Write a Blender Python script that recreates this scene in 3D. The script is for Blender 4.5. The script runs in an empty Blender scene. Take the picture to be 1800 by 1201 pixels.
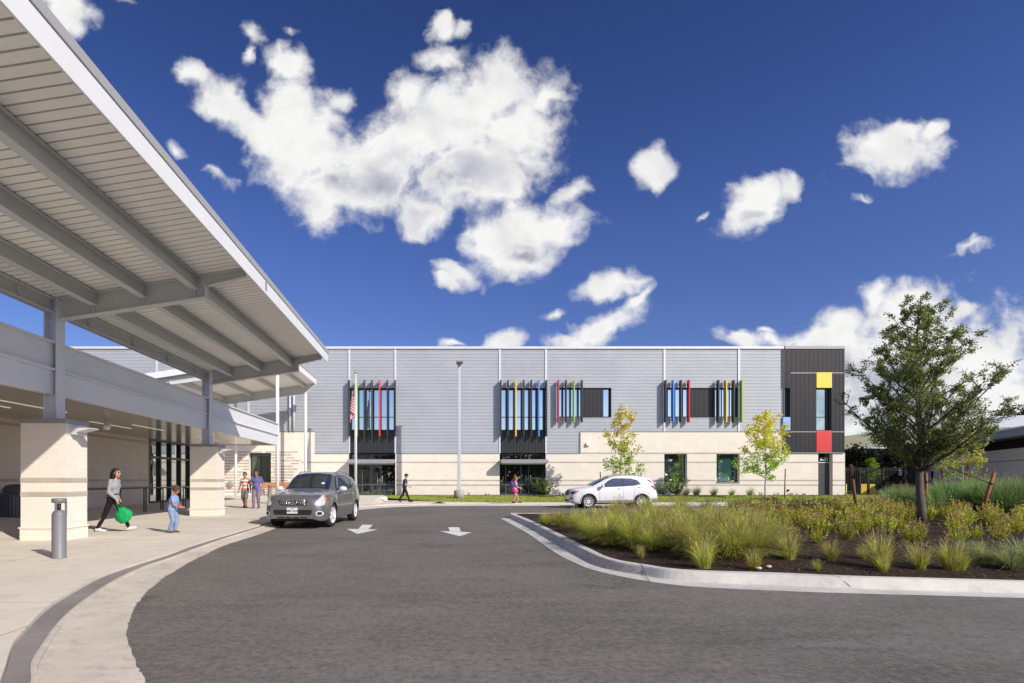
import bpy, bmesh, math, random
from mathutils import Vector, Matrix, noise
from mathutils.bvhtree import BVHTree
R = math.radians
random.seed(7)
scene = bpy.context.scene
COL = scene.collection

# ------------------------------------------------------------------ camera (20 mm shift lens, level)
H0, FL, VX, VY = 1.35, 1000.0, 764.0, 845.0
cam_d = bpy.data.cameras.new("camera"); cam = bpy.data.objects.new("camera", cam_d); COL.objects.link(cam)
cam.location = (0, 0, H0); cam.rotation_euler = (R(90), 0, 0)
cam_d.sensor_width = 36; cam_d.lens = 20.0; cam_d.shift_x = (900 - VX) / 1800; cam_d.shift_y = (VY - 600.5) / 1800
cam_d.clip_start = 0.1; cam_d.clip_end = 3000
scene.camera = cam
scene.view_settings.view_transform = 'Standard'; scene.view_settings.look = 'None'
scene.view_settings.exposure = 0; scene.view_settings.gamma = 1
scene.render.resolution_x = 1024; scene.render.resolution_y = 683

def GP(px, py, z=0.0):
    d = FL * (H0 - z) / (py - VY)
    return ((px - VX) / FL * d, d)
def FX(px, d=40.0): return (px - VX) * d / FL
def FZ(py, d=40.0): return H0 + (VY - py) * d / FL

# ------------------------------------------------------------------ object helpers
def tag(o, label=None, cat=None, group=None, kind=None):
    if label: o['label'] = label
    if cat: o['category'] = cat
    if group: o['group'] = group
    if kind: o['kind'] = kind
    return o
def thing(name, loc, label, cat, rz=0, group=None):
    o = bpy.data.objects.new(name, None); COL.objects.link(o)
    o.empty_display_size = 0.2
    o.location = loc; o.rotation_euler = (0, 0, rz)
    return tag(o, label, cat, group)
def rootloc(o):
    while o.parent: o = o.parent
    return Vector(o.location)
def link_mesh(name, me, mat, parent=None, loc=None):
    o = bpy.data.objects.new(name, me); COL.objects.link(o)
    if mat is not None:
        me.materials.clear()
        for m in (mat if isinstance(mat, (list, tuple)) else [mat]): me.materials.append(m)
    if parent is not None: o.parent = parent
    if loc is not None: o.location = loc
    return o
def kids(o): return [c for c in bpy.data.objects if c.parent == o]
def dup(root, loc, rz=None, scale=None, label=None, group=None):
    def rec(o, p):
        c = o.copy(); COL.objects.link(c)
        if p is not None: c.parent = p
        for k in KID.get(o.name, []): rec(k, c)
        return c
    KID = {}
    for ob in bpy.data.objects:
        if ob.parent: KID.setdefault(ob.parent.name, []).append(ob)
    c = rec(root, None); c.location = loc
    if rz is not None: c.rotation_euler = (0, 0, rz)
    if scale is not None: c.scale = scale
    if label: c['label'] = label
    if group: c['group'] = group
    return c

class MB:
    def __init__(s): s.bm = bmesh.new()
    def box(s, x0, x1, y0, y1, z0, z1, mi=0):
        v = [s.bm.verts.new(p) for p in ((x0,y0,z0),(x1,y0,z0),(x1,y1,z0),(x0,y1,z0),(x0,y0,z1),(x1,y0,z1),(x1,y1,z1),(x0,y1,z1))]
        for f in ((3,2,1,0),(4,5,6,7),(0,1,5,4),(1,2,6,5),(2,3,7,6),(3,0,4,7)):
            s.bm.faces.new([v[i] for i in f]).material_index = mi
        return s
    def quad(s, a, b, c, d, mi=0):
        f = s.bm.faces.new([s.bm.verts.new(p) for p in (a, b, c, d)]); f.material_index = mi; return s
    def tri(s, a, b, c, mi=0):
        f = s.bm.faces.new([s.bm.verts.new(p) for p in (a, b, c)]); f.material_index = mi; return s
    def prism(s, pts, vec, mi=0):
        vec = Vector(vec)
        a = [s.bm.verts.new(p) for p in pts]; b = [s.bm.verts.new(Vector(p) + vec) for p in pts]; n = len(pts)
        s.bm.faces.new(list(reversed(a))).material_index = mi; s.bm.faces.new(b).material_index = mi
        for i in range(n): s.bm.faces.new((a[i], a[(i+1) % n], b[(i+1) % n], b[i])).material_index = mi
        return s
    def tube(s, path, r, n=8, mi=0, caps=True):
        path = [Vector(p) for p in path]; m = len(path)
        rs = r if isinstance(r, (list, tuple)) else [r] * m
        rings = []; up = None
        for i, p in enumerate(path):
            t = (path[min(i+1, m-1)] - path[max(i-1, 0)]).normalized()
            if up is None: up = t.orthogonal().normalized()
            else: up = (up - t * up.dot(t)).normalized() if (up - t * up.dot(t)).length > 1e-5 else t.orthogonal().normalized()
            w = t.cross(up)
            rings.append([s.bm.verts.new(p + (up * math.cos(2*math.pi*k/n) + w * math.sin(2*math.pi*k/n)) * rs[i]) for k in range(n)])
        for i in range(m-1):
            for k in range(n):
                f = s.bm.faces.new((rings[i][k], rings[i][(k+1) % n], rings[i+1][(k+1) % n], rings[i+1][k])); f.smooth = True; f.material_index = mi
        if caps:
            s.bm.faces.new(list(reversed(rings[0]))).material_index = mi; s.bm.faces.new(rings[-1]).material_index = mi
        return s
    def lathe(s, prof, c=(0,0,0), n=32, axis='z', mi=0, smooth=True, caps=True):
        c = Vector(c); rings = []
        for (r, h) in prof:
            ring = []
            for k in range(n):
                a = 2*math.pi*k/n; ca, sa = math.cos(a)*r, math.sin(a)*r
                p = {'z': (ca, sa, h), 'y': (sa, h, ca), 'x': (h, ca, sa)}[axis]
                ring.append(s.bm.verts.new(c + Vector(p)))
            rings.append(ring)
        for i in range(len(rings)-1):
            for k in range(n):
                f = s.bm.faces.new((rings[i][k], rings[i][(k+1) % n], rings[i+1][(k+1) % n], rings[i+1][k])); f.smooth = smooth; f.material_index = mi
        if caps and prof[0][0] > 1e-4: s.bm.faces.new(list(reversed(rings[0]))).material_index = mi
        if caps and prof[-1][0] > 1e-4: s.bm.faces.new(rings[-1]).material_index = mi
        return s
    def capsule(s, a, b, ra, rb, seg=10, squash=None):
        a, b = Vector(a), Vector(b); bm2 = bmesh.new()
        for c, r in ((a, ra), (b, rb)):
            ret = bmesh.ops.create_icosphere(bm2, subdivisions=2, radius=r)
            for v in ret['verts']:
                if squash: v.co = Vector((v.co.x*squash[0], v.co.y*squash[1], v.co.z*squash[2]))
                v.co += c
        ret = bmesh.ops.convex_hull(bm2, input=bm2.verts)
        dead = [g for g in ret['geom_interior'] if isinstance(g, bmesh.types.BMVert)]
        if dead: bmesh.ops.delete(bm2, geom=dead, context='VERTS')
        vm = {v: s.bm.verts.new(v.co) for v in bm2.verts if v.link_faces}
        for f in bm2.faces:
            try: s.bm.faces.new([vm[v] for v in f.verts]).smooth = True
            except ValueError: pass
        bm2.free(); return s
    def ell(s, c, r, sub=3, rot=None):
        c = Vector(c); ret = bmesh.ops.create_icosphere(s.bm, subdivisions=sub, radius=1.0)
        for v in ret['verts']:
            p = Vector((v.co.x*r[0], v.co.y*r[1], v.co.z*r[2]))
            if rot is not None: p = rot @ p
            v.co = p + c
            for f in v.link_faces: f.smooth = True
        return s
    def build(s, name, mat, parent=None, local=False, bevel=0, loc=None, normals=True):
        if normals: bmesh.ops.recalc_face_normals(s.bm, faces=s.bm.faces)
        if loc is not None:
            bmesh.ops.translate(s.bm, verts=s.bm.verts, vec=-Vector(loc))
        elif parent is not None and not local:
            bmesh.ops.translate(s.bm, verts=s.bm.verts, vec=-rootloc(parent))
        me = bpy.data.meshes.new(name); s.bm.to_mesh(me); s.bm.free()
        o = link_mesh(name, me, mat, parent, loc)
        if bevel:
            m = o.modifiers.new('bevel', 'BEVEL'); m.width = bevel; m.segments = 2; m.limit_method = 'ANGLE'; m.angle_limit = R(40)
        return o

def bake(o):
    """apply an object's modifiers into its mesh"""
    dg = bpy.context.evaluated_depsgraph_get(); dg.update()
    me = bpy.data.meshes.new_from_object(o.evaluated_get(dg))
    mats = list(o.data.materials)
    o.modifiers.clear(); old = o.data; o.data = me
    if not me.materials:
        for m in mats: me.materials.append(m)
    bpy.data.meshes.remove(old); return o

def gridpoly(pts, step, ax=(1,0,0), ay=(0,1,0)):
    """a planar polygon cut into cells, returns bmesh (coordinates u,v,0)"""
    bm = bmesh.new(); bm.faces.new([bm.verts.new((p[0], p[1], 0)) for p in pts])
    xs = [p[0] for p in pts]; ys = [p[1] for p in pts]
    for lo, hi, n in ((min(xs), max(xs), (1,0,0)), (min(ys), max(ys), (0,1,0))):
        k = lo + step
        while k < hi:
            bmesh.ops.bisect_plane(bm, geom=bm.verts[:] + bm.edges[:] + bm.faces[:], plane_co=Vector(n) * k, plane_no=Vector(n), dist=1e-5)
            k += step
    return bm

# ------------------------------------------------------------------ materials
class NT:
    def __init__(s, name):
        s.m = bpy.data.materials.new(name); s.m.use_nodes = True; s.t = s.m.node_tree; s.t.nodes.clear()
        s.out = s.n('ShaderNodeOutputMaterial')
    def n(s, typ, **kw):
        nd = s.t.nodes.new(typ)
        for k, v in kw.items():
            if k.startswith('i_'):
                key = k[2:]; key = int(key) if key.isdigit() else key.replace('_', ' ')
                nd.inputs[key].default_value = v
            else: setattr(nd, k, v)
        return nd
    def l(s, a, b): s.t.links.new(a, b)
    def noise(s, vec, scale, detail=4, rough=.55, dist=0):
        nd = s.n('ShaderNodeTexNoise'); nd.inputs['Scale'].default_value = scale; nd.inputs['Detail'].default_value = detail
        nd.inputs['Roughness'].default_value = rough; nd.inputs['Distortion'].default_value = dist
        s.l(vec, nd.inputs['Vector']); return nd.outputs['Fac']
    def math(s, op, a, b=0.5, c=None, clamp=False):
        nd = s.n('ShaderNodeMath'); nd.operation = op; nd.use_clamp = clamp
        for i, x in enumerate((a, b, c)):
            if x is None: continue
            if isinstance(x, (int, float)): nd.inputs[i].default_value = x
            else: s.l(x, nd.inputs[i])
        return nd.outputs[0]
    def ramp(s, fac, stops):
        nd = s.n('ShaderNodeValToRGB'); e = nd.color_ramp.elements
        while len(e) > 1: e.remove(e[-1])
        for i, (p, c) in enumerate(stops):
            el = e[0] if i == 0 else e.new(p); el.position = p
            el.color = (c, c, c, 1) if isinstance(c, (int, float)) else (*c, 1)
        s.l(fac, nd.inputs[0]); return nd.outputs[0]
    def mix(s, fac, a, b, typ='MIX'):
        nd = s.n('ShaderNodeMix'); nd.data_type = 'RGBA'; nd.blend_type = typ
        for i, x in ((0, fac), (6, a), (7, b)):
            if isinstance(x, (int, float)): nd.inputs[i].default_value = x if i == 0 else (x, x, x, 1)
            elif isinstance(x, tuple): nd.inputs[i].default_value = (*x[:3], 1)
            else: s.l(x, nd.inputs[i])
        return nd.outputs[2]
    def coord(s, kind='Object'):
        return s.n('ShaderNodeTexCoord').outputs[kind]
    def pos(s): return s.n('ShaderNodeNewGeometry').outputs['Position']
    def bsdf(s, col, rough=.5, metal=0, spec=.5, normal=None, coat=0, **kw):
        b = s.n('ShaderNodeBsdfPrincipled')
        for key, x in (('Base Color', col), ('Roughness', rough), ('Metallic', metal), ('Specular IOR Level', spec), ('Coat Weight', coat)):
            if isinstance(x, tuple): b.inputs[key].default_value = (*x[:3], 1)
            elif isinstance(x, (int, float)): b.inputs[key].default_value = x
            else: s.l(x, b.inputs[key])
        if normal is not None: s.l(normal, b.inputs['Normal'])
        return b
    def bump(s, h, strength=.3, dist=.01):
        nd = s.n('ShaderNodeBump'); nd.inputs['Strength'].default_value = strength; nd.inputs['Distance'].default_value = dist
        s.l(h, nd.inputs['Height']); return nd.outputs[0]
    def done(s, sh):
        s.l(sh if not hasattr(sh, 'outputs') else sh.outputs[0], s.out.inputs[0]); return s.m

def mat_paint(name, col, rough=.5, metal=0, var=.08, scale=1.5, spec=.5, coat=0, bump=0):
    t = NT(name); p = t.pos(); n = t.noise(p, scale, 5, .6); n2 = t.noise(p, scale*14, 3, .6)
    f = t.math('ADD', t.math('MULTIPLY', n, .7), t.math('MULTIPLY', n2, .3))
    c = t.mix(t.ramp(f, [(.3, 0.), (.7, 1.)]), tuple(x*(1-var) for x in col), tuple(min(1, x*(1+var)) for x in col))
    nr = t.bump(n2, bump, .004) if bump else None
    return t.done(t.bsdf(c, rough, metal, spec, nr, coat))

M = {}
M['asphalt'] = None
def mk_asphalt():
    t = NT('asphalt'); p = t.pos()
    big = t.noise(p, .35, 5, .6, .4); fine = t.noise(p, 55, 4, .75); med = t.noise(p, 16, 5, .8); grit = t.noise(p, 180, 2, .6)
    mp = t.n('ShaderNodeMapping'); mp.inputs['Scale'].default_value = (.22, 1.2, 1); mp.inputs['Rotation'].default_value = (0, 0, R(12)); t.l(p, mp.inputs[0])
    streak = t.noise(mp.outputs[0], 1.2, 6, .7, .8)
    mid = t.noise(p, 4, 6, .7)
    c = t.mix(t.ramp(big, [(.35, 0.), (.62, 1.)]), (.086, .079, .064), (.166, .152, .128))
    c = t.mix(t.ramp(streak, [(.40, 0.), (.64, .75)]), c, (.185, .170, .158))
    c = t.mix(t.ramp(mid, [(.45, 0.), (.72, .65)]), c, (.075, .069, .065))
    c = t.mix(t.ramp(med, [(.36, .75), (.5, 0.), (.64, 0.)]), c, (.05, .044, .039)); c = t.mix(t.ramp(med, [(.5, 0.), (.64, .65)]), c, (.225, .205, .185))
    c = t.mix(t.ramp(fine, [(.35, .3), (.5, 0.), (.66, .35)]), c, (.19, .175, .165))
    c = t.mix(t.ramp(grit, [(.62, 0.), (.72, .9)]), c, (.40, .38, .35))
    spot = t.noise(p, 1.3, 3, .5); c = t.mix(t.ramp(spot, [(.66, 0.), (.74, .55)]), c, (.06, .055, .052))
    g2 = t.noise(p, 95, 1, .5); c = t.mix(t.ramp(g2, [(.70, 0.), (.76, .8)]), c, (.45, .42, .38))
    # sparse hairline cracks, only in patches
    w = t.noise(p, 2.5, 4, .6)
    vo = t.n('ShaderNodeTexVoronoi'); vo.feature = 'DISTANCE_TO_EDGE'; vo.inputs['Scale'].default_value = .33
    wv = t.n('ShaderNodeVectorMath'); wv.operation = 'ADD'; nn = t.n('ShaderNodeTexNoise'); nn.inputs['Scale'].default_value = 1.6; nn.inputs['Detail'].default_value = 5
    t.l(p, nn.inputs['Vector']); t.l(p, wv.inputs[0]); t.l(nn.outputs['Color'], wv.inputs[1]); t.l(wv.outputs[0], vo.inputs['Vector'])
    crack = t.ramp(vo.outputs['Distance'], [(0, 1.), (.006, .7), (.011, 0.)])
    patch = t.ramp(t.noise(p, .3, 2, .5), [(.52, 0.), (.6, 1.)])
    c = t.mix(t.math('MULTIPLY', t.math('MULTIPLY', crack, patch), .22), c, (.03, .028, .026))
    h = t.math('ADD', t.math('MULTIPLY', fine, .6), t.math('MULTIPLY', grit, .5))
    return t.done(t.bsdf(c, .88, 0, .35, t.bump(h, .45, .006)))
def mk_concrete(name, a, b, joint=None, dirt=.5, sc=1.0):
    t = NT(name); p = t.pos()
    big = t.noise(p, .5*sc, 6, .62, .6); mid = t.noise(p, 3.2*sc, 6, .7, .5); fine = t.noise(p, 70, 3, .7)
    c = t.mix(t.ramp(big, [(.3, 0.), (.7, 1.)]), a, b)
    c = t.mix(t.ramp(mid, [(.5, 0.), (.78, dirt)]), c, tuple(x*.62 for x in a))
    c = t.mix(t.ramp(fine, [(.3, .22), (.5, 0.)]), c, tuple(x*.7 for x in a))
    if joint:
        se = t.n('ShaderNodeSeparateXYZ'); t.l(p, se.inputs[0]); acc = None
        for (ax, step, off) in joint:
            q = t.math('FRACT', t.math('DIVIDE', t.math('ADD', se.outputs[ax], off), step))
            d = t.math('MINIMUM', q, t.math('SUBTRACT', 1, q))
            l = t.math('LESS_THAN', d, .006 / step * 1.3)
            acc = l if acc is None else t.math('MAXIMUM', acc, l)
        c = t.mix(t.math('MULTIPLY', acc, .7), c, tuple(x*.35 for x in a))
    return t.done(t.bsdf(c, .85, 0, .3, t.bump(fine, .2, .003)))
M['asphalt'] = mk_asphalt()
M['walk'] = mk_concrete('concrete_walk', (.60, .55, .47), (.71, .66, .575), joint=((0, 3.1, .4), (1, 3.1, .35)))
M['walk_far'] = mk_concrete('concrete_path', (.62, .60, .55), (.74, .70, .64))
M['kerb'] = mk_concrete('concrete_kerb', (.46, .445, .41), (.62, .60, .55), dirt=.6, sc=1.6)
M['apron'] = mk_concrete('concrete_apron', (.48, .44, .375), (.64, .585, .50), dirt=.75, sc=1.8)
M['channel'] = mk_concrete('concrete_channel', (.21, .195, .185), (.29, .268, .255), dirt=.5, sc=2)
M['base_conc'] = mk_concrete('concrete_footing', (.30, .29, .26), (.42, .40, .36))
M['white_road'] = mat_paint('road_paint', (.70, .70, .68), .7, var=.22, scale=9, bump=.2)

def mk_masonry(name, a, b, mortar, bw=.40, bh=.10, var=.5):
    t = NT(name); p = t.pos(); se = t.n('ShaderNodeSeparateXYZ'); t.l(p, se.inputs[0])
    cb = t.n('ShaderNodeCombineXYZ')
    t.l(t.math('ADD', se.outputs[0], se.outputs[1]), cb.inputs[0]); t.l(se.outputs[2], cb.inputs[1])
    br = t.n('ShaderNodeTexBrick'); br.offset = .5
    br.inputs['Scale'].default_value = 1; br.inputs['Brick Width'].default_value = bw; br.inputs['Row Height'].default_value = bh
    br.inputs['Mortar Size'].default_value = .0035; br.inputs['Mortar Smooth'].default_value = .3; br.inputs['Bias'].default_value = 0
    br.inputs['Color1'].default_value = (*a, 1); br.inputs['Color2'].default_value = (*b, 1); br.inputs['Mortar'].default_value = (*mortar, 1)
    t.l(cb.outputs[0], br.inputs[0])
    n = t.noise(p, 1.1, 5, .6); n2 = t.noise(p, 26, 4, .7)
    c = t.mix(t.ramp(n, [(.35, .0), (.7, .28)]), br.outputs[0], tuple(x*.78 for x in a))
    c = t.mix(t.ramp(n2, [(.3, .25), (.55, 0.)]), c, tuple(x*.7 for x in a))
    h = t.math('ADD', t.math('MULTIPLY', br.outputs['Fac'], -.5), t.math('MULTIPLY', n2, .35))
    return t.done(t.bsdf(c, .86, 0, .25, t.bump(h, .35, .006)))
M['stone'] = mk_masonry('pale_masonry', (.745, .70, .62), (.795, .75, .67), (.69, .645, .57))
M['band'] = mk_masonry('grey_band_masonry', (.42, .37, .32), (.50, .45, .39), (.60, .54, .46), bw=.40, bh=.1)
M['stone_shade'] = mk_masonry('tan_masonry_shaded', (.62, .565, .485), (.67, .61, .53), (.54, .49, .42))  # darkened copy of the pale masonry, for a wall in shade

M['siding'] = mat_paint('grey_metal_siding', (.47, .505, .545), .45, .08, var=.09, scale=.5)
M['seam'] = mat_paint('pale_metal_trim', (.62, .64, .68), .4, .1, var=.04)
M['dark_siding'] = mat_paint('charcoal_metal_siding', (.042, .043, .048), .45, .2, var=.12, scale=.8)
M['dark_frame'] = mat_paint('dark_frame', (.022, .023, .026), .4, .2, var=.1)
M['steel'] = mat_paint('grey_painted_steel', (.56, .575, .585), .45, .0, var=.07, scale=.9)
M['steel_blue'] = mat_paint('pale_grey_beam_paint', (.66, .685, .73), .42, .0, var=.05, scale=.8)
M['white_steel'] = mat_paint('white_painted_steel', (.74, .76, .78), .4, 0, var=.04)
M['soffit'] = mat_paint('cream_soffit', (.86, .86, .84), .5, 0, var=.06, scale=.7)
M['groove'] = mat_paint('soffit_groove_dark', (.02, .018, .015), .9)
M['ceil'] = mat_paint('glossy_taupe_ceiling', (.42, .38, .33), .18, .25, var=.08, scale=.6)
M['cap_grey'] = mat_paint('grey_cap', (.30, .30, .315), .5, .2)
M['bollard'] = mat_paint('bollard_grey', (.17, .175, .195), .5, .0, var=.05)
M['rack'] = mat_paint('rack_charcoal', (.09, .10, .125), .4, .2)
M['yellow'] = mat_paint('yellow_panel', (.80, .62, .10), .35, 0, var=.03)
M['red'] = mat_paint('red_panel', (.62, .055, .05), .35, 0, var=.03)
M['red_fin'] = mat_paint('red_fin_paint', (.50, .03, .035), .35, 0, var=.03)
M['blue'] = mat_paint('blue_fin_paint', (.09, .27, .70), .35, 0, var=.03)
M['blue_pale'] = mat_paint('pale_blue_panel', (.26, .44, .80), .35, 0, var=.03)
M['green'] = mat_paint('green_fin_paint', (.27, .47, .06), .35, 0, var=.03)
M['yellow_fin'] = mat_paint('yellow_fin_paint', (.72, .52, .07), .35, 0, var=.03)
M['dark_fin'] = mat_paint('charcoal_fin_paint', (.035, .036, .042), .4, .1, var=.05)
M['door'] = mat_paint('dark_door_paint', (.05, .052, .06), .45, 0, var=.05)
M['wood'] = mat_paint('orange_wood', (.42, .19, .05), .55, 0, var=.25, scale=5)
M['stake'] = mat_paint('stake_wood', (.23, .085, .03), .75, 0, var=.35, scale=9)
M['black'] = mat_paint('matt_black', (.012, .012, .013), .6)
M['rubber'] = mat_paint('tyre_rubber', (.018, .018, .019), .75, bump=.2)
M['alloy'] = mat_paint('alloy_silver', (.72, .73, .75), .3, .15)
M['chrome'] = mat_paint('chrome_trim', (.72, .73, .75), .15, .95, var=.02)
M['plate_white'] = mat_paint('plate_white', (.72, .73, .74), .4)
M['ink'] = mat_paint('black_ink', (.02, .02, .03), .5)
M['white_ink'] = mat_paint('white_lettering', (.85, .85, .85), .5, var=.02)
M['gold'] = mat_paint('gold_ball', (.80, .50, .12), .22, .9)
M['olive'] = mat_paint('olive_fascia', (.25, .25, .16), .7, 0, var=.08)
M['white_roof'] = mat_paint('white_roof', (.66, .67, .68), .5)
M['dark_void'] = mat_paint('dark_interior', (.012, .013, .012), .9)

def mk_glass(name, dark, gl, refl=.4, tint=(.8, .9, 1.)):
    t = NT(name)
    d = t.bsdf(t.mix(t.ramp(t.noise(t.pos(), .8, 3), [(.4, 0.), (.6, 1.)]), dark, gl), .5, 0, .1)
    g = t.n('ShaderNodeBsdfGlossy'); g.inputs['Roughness'].default_value = .015; g.inputs['Color'].default_value = (*tint, 1)
    nz = t.noise(t.pos(), .9, 2, .5); t.l(t.bump(nz, .06, .03), g.inputs['Normal'])
    lw = t.n('ShaderNodeLayerWeight'); lw.inputs[0].default_value = .35
    f = t.math('ADD', t.math('MULTIPLY', lw.outputs['Fresnel'], .6), refl, clamp=True)
    mx = t.n('ShaderNodeMixShader'); t.l(f, mx.inputs[0]); t.l(d.outputs[0], mx.inputs[1]); t.l(g.outputs[0], mx.inputs[2])
    return t.done(mx)
M['glass'] = mk_glass('window_glass', (.012, .022, .025), (.035, .06, .075), .52, (.66, .90, 1.0))
M['glass_dark'] = mk_glass('storefront_glass', (.006, .008, .008), (.012, .016, .015), .14, (.8, 1., .95))
M['glass_teal'] = mk_glass('teal_window_glass', (.03, .09, .085), (.10, .24, .22), .28, (.7, .95, 1.))
M['glass_car'] = mk_glass('car_glass', (.010, .012, .014), (.022, .026, .03), .22, (.75, .88, 1.))
M['lens'] = mk_glass('clear_lamp_lens', (.30, .32, .34), (.75, .77, .78), .25, (1, 1, 1))
M['amber'] = mk_glass('amber_lens', (.65, .16, .02), (.8, .25, .03), .12, (1, .8, .6))
M['redlens'] = mk_glass('red_lens', (.35, .01, .015), (.5, .02, .02), .15, (1, .7, .7))

def mk_carpaint(name, col, metal, flake=.0):
    t = NT(name); p = t.coord('Object')
    n = t.noise(p, 600, 2, .5); n2 = t.noise(p, 1.3, 4, .6)
    c = t.mix(t.math('MULTIPLY', n2, .25), col, tuple(x*.75 for x in col))
    b = t.bsdf(c, .32, metal, .5, t.bump(n, .03, .001), coat=1.0); b.inputs['Coat Roughness'].default_value = .04
    return t.done(b)
M['car_grey'] = mk_carpaint('dark_metallic_grey', (.20, .195, .20), .55)
M['car_white'] = mk_carpaint('pearl_white', (.78, .79, .82), .05)
M['car_trim'] = mat_paint('grey_lower_trim', (.30, .29, .28), .55)

def mk_leaf(name, trans=.35):
    """leaf colour comes from the mesh colour attribute, shaded by object"""
    t = NT(name)
    at = t.n('ShaderNodeAttribute'); at.attribute_name = 'tint'
    oi = t.n('ShaderNodeObjectInfo')
    hs = t.n('ShaderNodeHueSaturation'); t.l(at.outputs['Color'], hs.inputs['Color'])
    t.l(t.math('ADD', .485, t.math('MULTIPLY', oi.outputs['Random'], .03)), hs.inputs['Hue'])
    t.l(t.math('ADD', .82, t.math('MULTIPLY', oi.outputs['Random'], .36)), hs.inputs['Value'])
    d = t.bsdf(hs.outputs[0], .5, 0, .35)
    tr = t.n('ShaderNodeBsdfTranslucent'); t.l(hs.outputs[0], tr.inputs[0])
    mx = t.n('ShaderNodeMixShader'); mx.inputs[0].default_value = trans
    t.l(d.outputs[0], mx.inputs[1]); t.l(tr.outputs[0], mx.inputs[2])
    return t.done(mx)
M['leaf'] = mk_leaf('leaf_blades'); M['blade'] = mk_leaf('grass_blades', .42)
def mk_bark():
    t = NT('bark'); p = t.coord('Object'); mp = t.n('ShaderNodeMapping'); mp.inputs['Scale'].default_value = (9, 9, 2.2); t.l(p, mp.inputs[0])
    n = t.noise(mp.outputs[0], 5, 6, .7, .5)
    return t.done(t.bsdf(t.ramp(n, [(.3, (.05, .043, .034)), (.7, (.21, .185, .15))]), .9, 0, .2, t.bump(n, .8, .02)))
M['bark'] = mk_bark()
M['bark_pale'] = mat_paint('pale_bark', (.42, .38, .33), .8, var=.3, scale=12)
def mk_mulch():
    t = NT('mulch'); p = t.pos(); a = t.noise(p, 26, 5, .75, 1.2); b = t.noise(p, 3, 4, .6)
    c = t.ramp(a, [(.25, (.018, .012, .009)), (.5, (.060, .040, .028)), (.75, (.15, .10, .072))])
    return t.done(t.bsdf(t.mix(t.math('MULTIPLY', b, .5), c, (.03, .02, .015)), .95, 0, .15, t.bump(a, 1., .05)))
M['mulch'] = mk_mulch()
M['chip'] = mat_paint('mulch_chips', (.10, .065, .045), .9, var=.6, scale=40)
def mk_lawn():
    t = NT('lawn_ground'); p = t.pos(); a = t.noise(p, 9, 5, .7); b = t.noise(p, .8, 4, .6)
    c = t.mix(a, (.14, .19, .02), (.30, .35, .05)); c = t.mix(t.ramp(b, [(.4, 0.), (.7, .5)]), c, (.26, .27, .05))
    return t.done(t.bsdf(c, .9, 0, .2, t.bump(a, .6, .03)))
M['lawn'] = mk_lawn()
M['far_ground'] = mat_paint('far_ground', (.13, .13, .07), .95, var=.3, scale=.1)

# ------------------------------------------------------------------ sun and sky
SUN = Vector((-.432, .42, -.385)).normalized()
sd = bpy.data.lights.new('sun', 'SUN'); sd.energy = 5.0; sd.angle = R(.5); sd.color = (1.0, .92, .80)
so = bpy.data.objects.new('sun', sd); COL.objects.link(so); so.location = (20, -20, 30)
so.rotation_euler = SUN.to_track_quat('-Z', 'Y').to_euler()

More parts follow.
